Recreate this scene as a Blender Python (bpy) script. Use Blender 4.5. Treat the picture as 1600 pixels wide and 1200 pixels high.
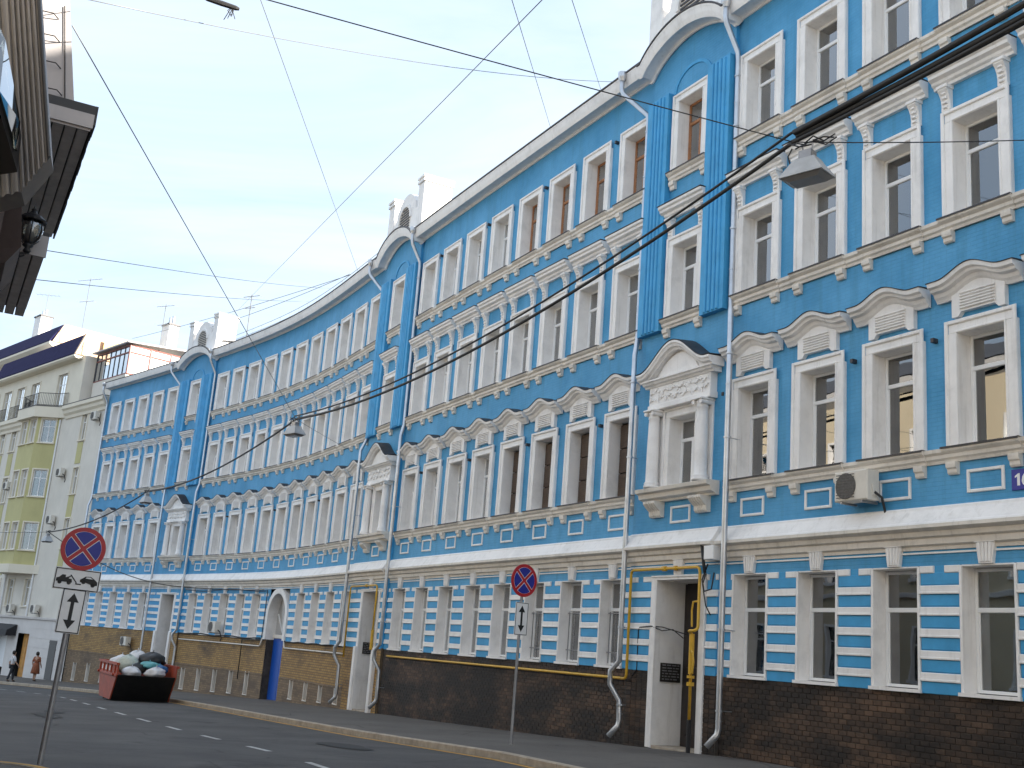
import bpy, math, random
import numpy as np
from mathutils import Vector, Matrix
rnd = random.Random(7)
PI = math.pi
scene = bpy.context.scene
for o in list(bpy.data.objects): bpy.data.objects.remove(o)

# ------------------------------------------------------------------ camera
cam_d = bpy.data.cameras.new('camera'); cam = bpy.data.objects.new('camera', cam_d)
scene.collection.objects.link(cam); scene.camera = cam
PITCH, ROLL, FPX = math.radians(13.756), math.radians(4.444), 1742.3
Fw = Vector((0, math.cos(PITCH), math.sin(PITCH)))
U0 = Vector((0, -math.sin(PITCH), math.cos(PITCH))); R0 = Vector((1, 0, 0))
Rt = R0*math.cos(ROLL) + U0*math.sin(ROLL); Up = -R0*math.sin(ROLL) + U0*math.cos(ROLL)
cam.matrix_world = Matrix(((Rt.x, Up.x, -Fw.x, 0), (Rt.y, Up.y, -Fw.y, 0), (Rt.z, Up.z, -Fw.z, 0), (0, 0, 0, 1)))
cam_d.sensor_width = 36; cam_d.lens = 36*FPX/1600; cam_d.clip_start = .1; cam_d.clip_end = 6000
scene.render.resolution_x = 1024; scene.render.resolution_y = 768

# ------------------------------------------------------------------ world, sun, exposure
SUN_EL, SUN_AZ = math.radians(23), math.radians(-18)      # azimuth measured from +X
sd = Vector((math.cos(SUN_AZ)*math.cos(SUN_EL), math.sin(SUN_AZ)*math.cos(SUN_EL), math.sin(SUN_EL)))
world = bpy.data.worlds.new('World'); scene.world = world; world.use_nodes = True
nt = world.node_tree; nt.nodes.clear()
def N(nt, t, **kw):
    n = nt.nodes.new(t)
    for k, v in kw.items(): setattr(n, k, v)
    return n
out = N(nt, 'ShaderNodeOutputWorld'); bg = N(nt, 'ShaderNodeBackground'); bg.inputs[1].default_value = .12
sky = N(nt, 'ShaderNodeTexSky', sky_type='NISHITA'); sky.sun_disc = False
sky.sun_elevation = SUN_EL; sky.sun_rotation = math.atan2(sd.x, sd.y)
sky.air_density = 1.1; sky.dust_density = 1.3; sky.ozone_density = 1.5
tc = N(nt, 'ShaderNodeTexCoord'); sep = N(nt, 'ShaderNodeSeparateXYZ')
nt.links.new(tc.outputs['Generated'], sep.inputs[0])
zz = N(nt, 'ShaderNodeMath', operation='ADD'); zz.inputs[1].default_value = .12
zm = N(nt, 'ShaderNodeMath', operation='MAXIMUM'); zm.inputs[1].default_value = .05
nt.links.new(sep.outputs[2], zz.inputs[0]); nt.links.new(zz.outputs[0], zm.inputs[0])
dx = N(nt, 'ShaderNodeMath', operation='DIVIDE'); dy = N(nt, 'ShaderNodeMath', operation='DIVIDE')
nt.links.new(sep.outputs[0], dx.inputs[0]); nt.links.new(zm.outputs[0], dx.inputs[1])
nt.links.new(sep.outputs[1], dy.inputs[0]); nt.links.new(zm.outputs[0], dy.inputs[1])
cmb = N(nt, 'ShaderNodeCombineXYZ'); nt.links.new(dx.outputs[0], cmb.inputs[0]); nt.links.new(dy.outputs[0], cmb.inputs[1])
mp = N(nt, 'ShaderNodeMapping'); mp.inputs['Rotation'].default_value = (0, 0, .5); mp.inputs['Scale'].default_value = (1.0, 2.1, 1)
nt.links.new(cmb.outputs[0], mp.inputs[0])
ns = N(nt, 'ShaderNodeTexNoise'); ns.inputs['Scale'].default_value = .85; ns.inputs['Detail'].default_value = 8; ns.inputs['Roughness'].default_value = .58
ns.inputs['Distortion'].default_value = .5
nt.links.new(mp.outputs[0], ns.inputs['Vector'])
cr = N(nt, 'ShaderNodeValToRGB'); cr.color_ramp.elements[0].position = .36; cr.color_ramp.elements[1].position = .78
cr.color_ramp.elements[0].color = (.05, .05, .05, 1); cr.color_ramp.elements[1].color = (1, 1, 1, 1)
nt.links.new(ns.outputs[0], cr.inputs[0])
veil = N(nt, 'ShaderNodeMixRGB'); veil.inputs[1].default_value = (2.15, 2.8, 3.65, 1); veil.inputs[2].default_value = (3.7, 3.85, 4.0, 1)
nt.links.new(cr.outputs[0], veil.inputs[0])
mx = N(nt, 'ShaderNodeMixRGB'); mx.inputs[0].default_value = .84; nt.links.new(veil.outputs[0], mx.inputs[2]); nt.links.new(sky.outputs[0], mx.inputs[1])
nt.links.new(mx.outputs[0], bg.inputs[0]); nt.links.new(bg.outputs[0], out.inputs[0])
sl = bpy.data.lights.new('sun', 'SUN'); sl.energy = 5.0; sl.angle = math.radians(.53); sl.color = (1, .93, .82)
so = bpy.data.objects.new('sun', sl); scene.collection.objects.link(so)
so.rotation_euler = (-sd).to_track_quat('-Z', 'Y').to_euler(); so.location = (60, -20, 60)
scene.view_settings.view_transform = 'Standard'; scene.view_settings.look = 'None'
scene.view_settings.exposure = 1.55; scene.view_settings.gamma = 1
scene.render.engine = 'CYCLES'

# ------------------------------------------------------------------ materials
def ramp2(nt, fac, c0, c1, p0=.3, p1=.7):
    r = N(nt, 'ShaderNodeValToRGB'); e = r.color_ramp.elements
    e[0].position = p0; e[1].position = p1; e[0].color = (*c0, 1); e[1].color = (*c1, 1)
    nt.links.new(fac, r.inputs[0]); return r.outputs[0]
def noise(nt, vec, scale, detail=5, rough=.6):
    n = N(nt, 'ShaderNodeTexNoise'); n.inputs['Scale'].default_value = scale; n.inputs['Detail'].default_value = detail
    n.inputs['Roughness'].default_value = rough; nt.links.new(vec, n.inputs['Vector']); return n.outputs[0]
def new_mat(name):
    m = bpy.data.materials.new(name); m.use_nodes = True; t = m.node_tree
    return m, t, t.nodes['Principled BSDF']
def geo_pos(t): return N(t, 'ShaderNodeNewGeometry').outputs['Position']
def stretch(t, vec, sc):
    m_ = N(t, 'ShaderNodeMapping'); m_.inputs['Scale'].default_value = sc; t.links.new(vec, m_.inputs[0]); return m_.outputs[0]
def mat(name, base, rough=.6, var=.12, scale=3.0, metal=0, bump=.0, bscale=40, dirt=0, spec=.5, streak=0):
    m, t, b = new_mat(name); p = geo_pos(t)
    c0 = tuple(x*(1-var) for x in base); c1 = tuple(min(1, x*(1+var)) for x in base)
    col = ramp2(t, noise(t, p, scale), c0, c1)
    if streak:                                                  # rain streaks: stretched noise
        f = noise(t, stretch(t, p, (5, 5, .35)), 1.6, 6, .65)
        r = ramp2(t, f, (0, 0, 0), (streak, streak, streak), .55, .75)
        mxn = N(t, 'ShaderNodeMixRGB'); mxn.inputs[2].default_value = (base[0]*.55, base[1]*.52, base[2]*.48, 1)
        t.links.new(r, mxn.inputs[0]); t.links.new(col, mxn.inputs[1]); col = mxn.outputs[0]
    if dirt:
        f = noise(t, p, 1.3, 8, .7); r = ramp2(t, f, (0, 0, 0), (dirt, dirt, dirt), .5, .72)
        mxn = N(t, 'ShaderNodeMixRGB'); mxn.inputs[2].default_value = (.12, .105, .09, 1)
        t.links.new(r, mxn.inputs[0]); t.links.new(col, mxn.inputs[1]); col = mxn.outputs[0]
    t.links.new(col, b.inputs['Base Color']); b.inputs['Roughness'].default_value = rough; b.inputs['Metallic'].default_value = metal
    b.inputs['Specular IOR Level'].default_value = spec
    if bump:
        bn = N(t, 'ShaderNodeBump'); bn.inputs['Strength'].default_value = bump; bn.inputs['Distance'].default_value = .02
        t.links.new(noise(t, p, bscale, 4), bn.inputs['Height']); t.links.new(bn.outputs[0], b.inputs['Normal'])
    return m
M = {}
BLUE = (.06, .33, .615)
def blue_wall():
    m, t, b = new_mat('blue_painted_brick'); p = geo_pos(t); uv = N(t, 'ShaderNodeUVMap').outputs[0]
    br = N(t, 'ShaderNodeTexBrick'); br.inputs['Scale'].default_value = 1; br.inputs['Brick Width'].default_value = .26; br.inputs['Row Height'].default_value = .077
    br.inputs['Mortar Size'].default_value = .007; br.inputs['Mortar Smooth'].default_value = .5
    br.inputs['Color1'].default_value = (1, 1, 1, 1); br.inputs['Color2'].default_value = (.85, .85, .85, 1); br.inputs['Mortar'].default_value = (0, 0, 0, 1)
    t.links.new(uv, br.inputs['Vector'])
    col = ramp2(t, noise(t, p, .55, 9, .68), tuple(x*.78 for x in BLUE), (BLUE[0]*1.9, BLUE[1]*1.18, BLUE[2]*1.08), .32, .7)
    f = noise(t, stretch(t, p, (4, 4, .3)), 1.2, 6, .65); r = ramp2(t, f, (0, 0, 0), (.75, .75, .75), .5, .8)
    mxn = N(t, 'ShaderNodeMixRGB'); mxn.inputs[2].default_value = (.06, .25, .40, 1)
    t.links.new(r, mxn.inputs[0]); t.links.new(col, mxn.inputs[1])
    m2 = N(t, 'ShaderNodeMixRGB', blend_type='MULTIPLY'); m2.inputs[0].default_value = .10
    t.links.new(mxn.outputs[0], m2.inputs[1]); t.links.new(br.outputs[0], m2.inputs[2])
    t.links.new(m2.outputs[0], b.inputs['Base Color']); b.inputs['Roughness'].default_value = .55; b.inputs['Specular IOR Level'].default_value = .3
    bn = N(t, 'ShaderNodeBump'); bn.inputs['Strength'].default_value = .5; bn.inputs['Distance'].default_value = .008
    ad = N(t, 'ShaderNodeMath', operation='MULTIPLY_ADD'); ad.inputs[1].default_value = .4
    t.links.new(noise(t, p, 25, 4), ad.inputs[0]); t.links.new(br.outputs[0], ad.inputs[2]); t.links.new(ad.outputs[0], bn.inputs['Height'])
    t.links.new(bn.outputs[0], b.inputs['Normal']); return m
M['blue'] = blue_wall()
M['bluep'] = mat('blue_paint', BLUE, .5, .12, 2.0, bump=.12, bscale=30, spec=.3)
M['white'] = mat('white_stucco_paint', (.84, .82, .80), .6, .05, 2.2, bump=.2, bscale=18, dirt=.2, streak=.4)
M['cream'] = mat('cream_shaded_stucco_paint', (.74, .69, .62), .62, .07, 2.2, bump=.2, bscale=18, dirt=.28, streak=.5)  # on sills, shading of white stucco put into the colour; elsewhere plain cream
M['pvc'] = mat('white_window_plastic', (.82, .82, .82), .35, .02, 3)
M['wood'] = mat('orange_brown_wood', (.36, .155, .06), .45, .25, 9)
M['flash'] = mat('dark_metal_flashing', (.055, .052, .055), .5, .2, 4, metal=.4)
M['zinc'] = mat('zinc_downpipe', (.55, .57, .60), .38, .12, 3, metal=.85, dirt=.2)
M['roof'] = mat('grey_metal_roof', (.10, .10, .11), .5, .2, 1, metal=.5)
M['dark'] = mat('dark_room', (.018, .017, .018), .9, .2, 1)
M['curtain'] = mat('pale_curtain', (.55, .54, .52), .9, .08, 4)
M['sheer'] = mat('white_reflection_curtain', (.8, .79, .76), .9, .05, 4)  # sheer cloth; in the nearest ground floor panes it imitates a bright reflection
M['bluecurt'] = mat('grey_blue_roller_blind', (.33, .40, .47), .8, .05, 4)
M['blind'] = mat('brown_roller_shutter', (.085, .055, .038), .55, .2, 6)
M['gas'] = mat('yellow_gas_pipe_paint', (.62, .36, .03), .4, .12, 6, dirt=.1)
M['black'] = mat('black_metal', (.015, .015, .017), .45, .2, 6)
M['cable'] = mat('black_cable', (.02, .02, .021), .6, .2, 6)
M['thincable'] = mat('grey_steel_cable', (.22, .225, .23), .5, .1, 6, metal=.3)
M['steel'] = mat('galvanised_steel', (.33, .33, .34), .45, .15, 8, metal=.6, dirt=.25)
M['acbody'] = mat('beige_ac_casing', (.68, .64, .57), .45, .05, 3, dirt=.15)
M['grille'] = mat('grey_ac_grille', (.10, .095, .09), .6, .3, 30)
M['door'] = mat('dark_door', (.03, .022, .02), .4, .2, 5)
M['bluedoor'] = mat('blue_gate_paint', (.01, .085, .42), .35, .1, 4)
M['plate'] = mat('dark_bronze_plaque', (.06, .055, .05), .35, .3, 25, metal=.6)
def glass(name, tint=(.75, .8, .8), boost=5.5):
    m = bpy.data.materials.new(name); m.use_nodes = True; t = m.node_tree; t.nodes.clear()
    o = N(t, 'ShaderNodeOutputMaterial'); mxs = N(t, 'ShaderNodeMixShader'); fr = N(t, 'ShaderNodeFresnel'); fr.inputs[0].default_value = 1.5
    mu = N(t, 'ShaderNodeMath', operation='MULTIPLY'); mu.inputs[1].default_value = boost; mu.use_clamp = True
    tr = N(t, 'ShaderNodeBsdfTransparent'); tr.inputs[0].default_value = (*tint, 1); gl = N(t, 'ShaderNodeBsdfGlossy'); gl.inputs['Roughness'].default_value = .01
    bn = N(t, 'ShaderNodeBump'); bn.inputs['Strength'].default_value = .03; bn.inputs['Distance'].default_value = .05
    t.links.new(noise(t, geo_pos(t), 1.5, 1), bn.inputs['Height']); t.links.new(bn.outputs[0], gl.inputs['Normal'])
    t.links.new(fr.outputs[0], mu.inputs[0]); t.links.new(mu.outputs[0], mxs.inputs[0]); t.links.new(tr.outputs[0], mxs.inputs[1]); t.links.new(gl.outputs[0], mxs.inputs[2])
    t.links.new(mxs.outputs[0], o.inputs[0]); return m
M['glass'] = glass('double_window_glass')
def brick_mat(name, c0, c1, dark_mix):
    m, t, b = new_mat(name); p = geo_pos(t); oi = N(t, 'ShaderNodeObjectInfo').outputs['Random']
    at = N(t, 'ShaderNodeAttribute'); at.attribute_name = 'tone'
    ad = N(t, 'ShaderNodeMath', operation='ADD'); t.links.new(oi, ad.inputs[0]); t.links.new(at.outputs['Fac'], ad.inputs[1])
    fr = N(t, 'ShaderNodeMath', operation='FRACT'); t.links.new(ad.outputs[0], fr.inputs[0])
    col = ramp2(t, fr.outputs[0], c0, c1, .0, 1.)
    f = noise(t, stretch(t, p, (.55, .55, 1.4)), 1.0, 7, .65); r = ramp2(t, f, (0, 0, 0), (dark_mix, dark_mix, dark_mix), .34, .56)  # near-black blotches mixed in by stretched noise
    mxn = N(t, 'ShaderNodeMixRGB'); mxn.inputs[2].default_value = (.018, .015, .014, 1)
    t.links.new(r, mxn.inputs[0]); t.links.new(col, mxn.inputs[1])
    m2 = N(t, 'ShaderNodeMixRGB', blend_type='MULTIPLY'); m2.inputs[0].default_value = .5
    t.links.new(mxn.outputs[0], m2.inputs[1]); t.links.new(ramp2(t, noise(t, p, 30, 5), (.5, .5, .5), (1.3, 1.3, 1.3)), m2.inputs[2])
    t.links.new(m2.outputs[0], b.inputs['Base Color']); b.inputs['Roughness'].default_value = .6; b.inputs['Specular IOR Level'].default_value = .35
    bn = N(t, 'ShaderNodeBump'); bn.inputs['Strength'].default_value = .4; bn.inputs['Distance'].default_value = .01
    t.links.new(noise(t, p, 40, 4), bn.inputs['Height']); t.links.new(bn.outputs[0], b.inputs['Normal']); return m
M['brick'] = brick_mat('brown_plinth_brick', (.06, .036, .024), (.15, .09, .056), .93)
M['mortar'] = mat('dark_mortar', (.05, .042, .036), .9, .3, 6, dirt=.5)
def tan_brick(nm='tan_plinth_brick', k1=(.42, .255, .085, 1), k2=(.30, .175, .06, 1)):
    m, t, b = new_mat(nm); p = geo_pos(t); uv = N(t, 'ShaderNodeUVMap').outputs[0]
    br = N(t, 'ShaderNodeTexBrick'); br.inputs['Scale'].default_value = 1; br.inputs['Brick Width'].default_value = .27; br.inputs['Row Height'].default_value = .1
    br.inputs['Mortar Size'].default_value = .012; br.inputs['Color1'].default_value = k1; br.inputs['Color2'].default_value = k2; br.inputs['Mortar'].default_value = (.14, .1, .06, 1)
    t.links.new(uv, br.inputs['Vector'])
    f = noise(t, stretch(t, p, (.4, .4, 1.0)), 1.1, 7, .65); r = ramp2(t, f, (0, 0, 0), (.85, .85, .85), .5, .72)
    mxn = N(t, 'ShaderNodeMixRGB'); mxn.inputs[2].default_value = (.07, .05, .04, 1)
    t.links.new(r, mxn.inputs[0]); t.links.new(br.outputs[0], mxn.inputs[1]); t.links.new(mxn.outputs[0], b.inputs['Base Color'])
    b.inputs['Roughness'].default_value = .75
    bn = N(t, 'ShaderNodeBump'); bn.inputs['Strength'].default_value = .5; bn.inputs['Distance'].default_value = .012
    t.links.new(br.outputs['Fac'], bn.inputs['Height']); bn.invert = True; t.links.new(bn.outputs[0], b.inputs['Normal']); return m
M['tan'] = tan_brick()
M['tanfoot'] = tan_brick('brown_grey_foot_brick', (.26, .175, .10, 1), (.17, .115, .07, 1))
def asphalt(name, c0, c1, patch=(.03, .03, .032)):
    m, t, b = new_mat(name); p = geo_pos(t)
    col = ramp2(t, noise(t, p, .5, 7, .65), c0, c1)
    m2 = N(t, 'ShaderNodeMixRGB', blend_type='MULTIPLY'); m2.inputs[0].default_value = .6
    t.links.new(col, m2.inputs[1]); t.links.new(ramp2(t, noise(t, p, 90, 3), (.55, .55, .55), (1.3, 1.3, 1.3)), m2.inputs[2])
    f = noise(t, p, .22, 6, .7); r = ramp2(t, f, (0, 0, 0), (.8, .8, .8), .58, .64)
    mxn = N(t, 'ShaderNodeMixRGB'); mxn.inputs[2].default_value = (*patch, 1)
    t.links.new(r, mxn.inputs[0]); t.links.new(m2.outputs[0], mxn.inputs[1])
    vo = N(t, 'ShaderNodeTexVoronoi', feature='DISTANCE_TO_EDGE'); vo.inputs['Scale'].default_value = .35; t.links.new(stretch(t, p, (1, 1.7, 1)), vo.inputs['Vector'])
    cr_ = ramp2(t, vo.outputs['Distance'], (.35, .35, .35), (1, 1, 1), .0, .012)
    m3 = N(t, 'ShaderNodeMixRGB', blend_type='MULTIPLY'); m3.inputs[0].default_value = .6; t.links.new(mxn.outputs[0], m3.inputs[1]); t.links.new(cr_, m3.inputs[2])
    t.links.new(m3.outputs[0], b.inputs['Base Color']); b.inputs['Roughness'].default_value = .8; b.inputs['Specular IOR Level'].default_value = .3
    bn = N(t, 'ShaderNodeBump'); bn.inputs['Strength'].default_value = .5; bn.inputs['Distance'].default_value = .01
    t.links.new(noise(t, p, 120, 3), bn.inputs['Height']); t.links.new(bn.outputs[0], b.inputs['Normal']); return m
M['road'] = asphalt('road_asphalt', (.06, .057, .058), (.105, .10, .098), (.04, .038, .038))
M['walk'] = asphalt('pavement_asphalt', (.10, .09, .082), (.15, .138, .125), (.085, .076, .07))
M['kerb'] = mat('concrete_kerb', (.36, .305, .24), .8, .2, 5, bump=.3, dirt=.35)
M['linew'] = mat('worn_white_road_paint', (.42, .42, .41), .7, .3, 14, dirt=.8)
M['liney'] = mat('worn_yellow_road_paint', (.50, .27, .05), .7, .2, 6, dirt=.55)
M['ground'] = mat('dusty_ground', (.12, .115, .10), .9, .2, .2)
M['redsign'] = mat('sign_red', (.42, .012, .02), .4, .04, 5); M['bluesign'] = mat('sign_blue', (.012, .02, .27), .4, .04, 5)
M['whitesign'] = mat('sign_white', (.80, .80, .80), .4, .04, 5, dirt=.08); M['blacksign'] = mat('sign_black', (.008, .008, .009), .5, .05, 5)
M['rust'] = mat('rust_red_skip_paint', (.36, .055, .022), .55, .25, 4, dirt=.3); M['skipdark'] = mat('near_black_steel', (.012, .011, .011), .6, .4, 5)  # near-black tone for the skip's near end, floor and skids

# ------------------------------------------------------------------ street coordinates: s along the blue front, o outwards, z up
KN = [-8, 6, 13, 26, 30, 38, 47, 56, 66]
TH = [.49217, .48502, .47955, .45844, .49697, .64006, .71519, .73518, .74447]
_ss = np.arange(-70, 130, .05); _a = np.interp(_ss, KN, TH)
_X = np.cumsum(-np.sin(_a)*.05); _Y = np.cumsum(np.cos(_a)*.05); _i = int(np.argmin(abs(_ss)))
_X = _X - _X[_i] + 4.9446; _Y = _Y - _Y[_i] + 24.147
def ang(s): return float(np.interp(s, _ss, _a))
def P(s, o=0., z=0.):
    a = ang(s); return Vector((float(np.interp(s, _ss, _X)) - math.cos(a)*o, float(np.interp(s, _ss, _Y)) - math.sin(a)*o, z))
def RZ(s): return ang(s) - PI/2
_gs = [-70, -12, 0, 7, 21, 42, 58, 75, 130]; _gz = [-1.35, -1.5, -1.64, -1.9, -2.32, -3.02, -3.57, -4.0, -5.2]
def zg(s): return float(np.interp(s, _gs, _gz))

# ------------------------------------------------------------------ mesh helpers
COL = scene.collection
class MB:
    def __init__(s): s.v = []; s.f = []; s.uv = None; s.smooth = False
    def quad(s, a, b, c, d):
        n = len(s.v); s.v += [tuple(a), tuple(b), tuple(c), tuple(d)]; s.f.append((n, n+1, n+2, n+3)); return s
    def box(s, x0, x1, y0, y1, z0, z1):
        n = len(s.v); s.v += [(x0,y0,z0),(x1,y0,z0),(x1,y1,z0),(x0,y1,z0),(x0,y0,z1),(x1,y0,z1),(x1,y1,z1),(x0,y1,z1)]
        s.f += [(n,n+3,n+2,n+1),(n+4,n+5,n+6,n+7),(n,n+1,n+5,n+4),(n+1,n+2,n+6,n+5),(n+2,n+3,n+7,n+6),(n+3,n,n+4,n+7)]; return s
    def bbox(s, x0, x1, y0, y1, z0, z1, b=.012):       # box with the front (y0) edges chamfered
        n = len(s.v)
        s.v += [(x0,y1,z0),(x1,y1,z0),(x1,y1,z1),(x0,y1,z1),(x0,y0+b,z0),(x1,y0+b,z0),(x1,y0+b,z1),(x0,y0+b,z1),(x0+b,y0,z0+b),(x1-b,y0,z0+b),(x1-b,y0,z1-b),(x0+b,y0,z1-b)]
        for q in ((0,1,5,4),(1,2,6,5),(2,3,7,6),(3,0,4,7),(4,5,9,8),(5,6,10,9),(6,7,11,10),(7,4,8,11),(8,9,10,11),(0,3,2,1)): s.f.append(tuple(n+i for i in q))
        return s
    def prism(s, poly, y0, y1):                         # polygon in x,z extruded along y
        n = len(s.v); k = len(poly)
        s.v += [(x, y0, z) for x, z in poly] + [(x, y1, z) for x, z in poly]
        s.f.append(tuple(range(n, n+k))); s.f.append(tuple(range(n+2*k-1, n+k-1, -1)))
        for i in range(k): j = (i+1) % k; s.f.append((n+i, n+k+i, n+k+j, n+j))
        return s
    def loft(s, rings, closed=True, caps=True):
        n = len(s.v); k = len(rings[0])
        for r in rings: s.v += [tuple(p) for p in r]
        for i in range(len(rings)-1):
            for j in range(k if closed else k-1):
                a = n+i*k+j; b = n+i*k+(j+1) % k; s.f.append((a, b, b+k, a+k))
        if caps: s.f.append(tuple(range(n+k-1, n-1, -1))); s.f.append(tuple(range(n+(len(rings)-1)*k, n+len(rings)*k)))
        return s
    def tube(s, pts, r, n=8):
        pts = [Vector(p) for p in pts]; rings = []; ref = None
        for i, p in enumerate(pts):
            d = (pts[min(i+1, len(pts)-1)] - pts[max(i-1, 0)]).normalized()
            if ref is None: ref = d.orthogonal().normalized()
            ref = (ref - d*ref.dot(d)).normalized(); b = d.cross(ref); rr = r[i] if isinstance(r, (list, tuple)) else r
            rings.append([p + (ref*math.cos(2*PI*k/n) + b*math.sin(2*PI*k/n))*rr for k in range(n)])
        return s.loft(rings)
    def lathe(s, prof, cx=0, cy=0, n=16):               # prof: (radius, z)
        return s.loft([[(cx+r*math.cos(2*PI*k/n), cy+r*math.sin(2*PI*k/n), z) for k in range(n)] for r, z in prof])
    def disc(s, cx, cz, r, y0, y1, n=32): return s.prism([(cx+r*math.cos(2*PI*k/n), cz+r*math.sin(2*PI*k/n)) for k in range(n)], y0, y1)
    def mesh(s, name):
        m = bpy.data.meshes.new(name); m.from_pydata(s.v, [], s.f)
        if s.uv:
            l = m.uv_layers.new(name='UVMap')
            for lp in m.loops: l.data[lp.index].uv = s.uv[lp.vertex_index]
        if s.smooth: m.polygons.foreach_set('use_smooth', [True]*len(m.polygons))
        m.update(); return m
def org(parent): return parent.location.copy() if (parent and parent.parent is None) else Vector((0, 0, 0))
def put(name, me, mt, parent=None, loc=None, rz=0, rel=False):
    """link a mesh object; loc is in world space unless rel (then in the parent's own frame)"""
    o = bpy.data.objects.new(name, me); COL.objects.link(o)
    if mt and not me.materials: me.materials.append(M[mt] if isinstance(mt, str) else mt)
    l = Vector(loc) if loc is not None else Vector((0, 0, 0))
    if parent:
        o.parent = parent
        if not rel: l = l - org(parent)
    o.location = l; o.rotation_euler = (0, 0, rz); return o
def make(name, mb, mt, parent=None, loc=None, rz=0, rel=False): return put(name, mb.mesh(name), mt, parent, loc, rz, rel)
CACHE = {}
def shared(name, key, fn, mt, parent, loc=None, rz=0, rel=True):
    k = (name, key, mt)
    if k not in CACHE:
        me = fn().mesh(name); me.materials.append(M[mt]); CACHE[k] = me
    return put(name, CACHE[k], None, parent, loc, rz, rel)
def thing(name, label, cat, loc=(0, 0, 0), rz=0, group=None):
    o = bpy.data.objects.new(name, None); COL.objects.link(o); o.location = loc; o.rotation_euler = (0, 0, rz); o.empty_display_size = .3
    return tag(o, label, cat, group)
def tag(o, label, cat, group=None):
    o['label'] = label; o['category'] = cat
    if group: o['group'] = group
    return o
def struct(o): o['kind'] = 'structure'; return o
def srange(s0, s1, step=.6):
    n = max(1, int(math.ceil((s1-s0)/step))); return [s0+(s1-s0)*i/n for i in range(n+1)]
def sweep(prof, s0, s1, dz=None, do=0, step=.6, closed=True):
    """(out, z) profile swept along the street line"""
    mb = MB(); rings = []; uv = []
    for s in srange(s0, s1, step):
        d = dz(s) if dz else 0
        rings.append([P(s, o+do, z+d) for o, z in prof]); acc = 0
        for i, (o, z) in enumerate(prof):
            if i: acc += math.hypot(o-prof[i-1][0], z-prof[i-1][1])
            uv.append((s, acc))
    mb.loft(rings, closed, closed); mb.uv = uv; return mb
def grid(ss, zs, holes, o=0., top=None, bot=None):
    """wall skin in s,z with rectangular holes (s0,s1,z0,z1)"""
    S = sorted(set([round(x, 4) for x in ss] + [round(h[i], 4) for h in holes for i in (0, 1) if ss[0] < h[i] < ss[-1]]))
    Zs = sorted(set([round(x, 4) for x in zs] + [round(h[i], 4) for h in holes for i in (2, 3) if zs[0] < h[i] < zs[-1]]))
    mb = MB(); idx = {}; uv = []
    def vid(s, j):
        if (s, j) not in idx:
            z = Zs[j]
            if top and j == len(Zs)-1: z = top(s)
            if bot and j == 0: z = bot(s)
            idx[(s, j)] = len(mb.v); mb.v.append(tuple(P(s, o, z))); uv.append((s, z))
        return idx[(s, j)]
    for i in range(len(S)-1):
        sm = (S[i]+S[i+1])/2
        for j in range(len(Zs)-1):
            zm = (Zs[j]+Zs[j+1])/2
            if any(h[0] < sm < h[1] and h[2] < zm < h[3] for h in holes): continue
            mb.f.append((vid(S[i+1], j), vid(S[i], j), vid(S[i], j+1), vid(S[i+1], j+1)))
    mb.uv = uv; return mb

# ------------------------------------------------------------------ ground, road, pavements
def zroad(s, o): return zg(s) - .20 - .008*max(0, o-5.25)
def zwalk(s, o): return zg(s) - .014*o
def sheet(name, s0, s1, os, zf, mt, step=1.2, lift=0):
    mb = MB(); rings = []
    for s in srange(s0, s1, step):
        rings.append([P(s, o, zf(s, o)+lift) for o in (os(s) if callable(os) else os)])
    mb.loft(rings, False, False); return make(name, mb, mt)
g = MB(); g.quad((-3000, -3000, -9), (3000, -3000, -9), (3000, 3000, -9), (-3000, 3000, -9)); struct(make('ground', g, 'ground'))
road = struct(sheet('road', -65, 125, [5.2, 6.5, 8, 9.4, 11, 12.6, 13.8, 15, 18, 24, 34, 48], zroad, 'road'))
walk = struct(sheet('pavement', -65, 125, [-1.0, 0, 1.7, 3.4, 5.12], zwalk, 'walk'))
# far kerb, one stone after another
kerb = struct(sheet('kerb_bed', -65, 125, [5.08, 5.12, 5.24, 5.26], lambda s, o: zroad(s, 5.25)-.02, 'kerb'))
s = -6.0
def stone(s0, s1, o0=5.105, o1=5.245):
    mb = MB(); rings = []
    for q in (s0+.006, s1-.006):
        zt = zwalk(q, 5.12)+.012; zb = zroad(q, 5.25)-.05
        rings.append([P(q, o0, zb), P(q, o0, zt), P(q, o1-.02, zt), P(q, o1, zt-.02), P(q, o1, zb)])
    mb.loft(rings); return mb
while s < 38:
    make('kerb_stone', stone(s, s+1.0), 'kerb', kerb); s += 1.0
for a0, a1 in ((-65, -6), (38, 120)):
    make('kerb_run', sweep([(5.105, -.26), (5.105, -.06), (5.225, -.06), (5.245, -.08), (5.245, -.26)], a0, a1, zg), 'kerb', kerb)
ln = sheet('yellow_line', -60, 110, [5.33, 5.47], zroad, 'liney', lift=.006); ln.parent = road
for k in range(16):                                     # dashed centre line
    s0 = -9.2 + k*3.35; mb = MB(); L = 1.35 + (0 if k < 6 else .2)
    mb.loft([[P(q, 9.30, zroad(q, 9.3)+.006), P(q, 9.42, zroad(q, 9.42)+.006)] for q in srange(s0, s0+L, .4)], False, False)
    make('lane_dash', mb, 'linew', road)
M['patch'] = mat('dark_asphalt_patch', (.028, .027, .028), .85, .2, 9)
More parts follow.
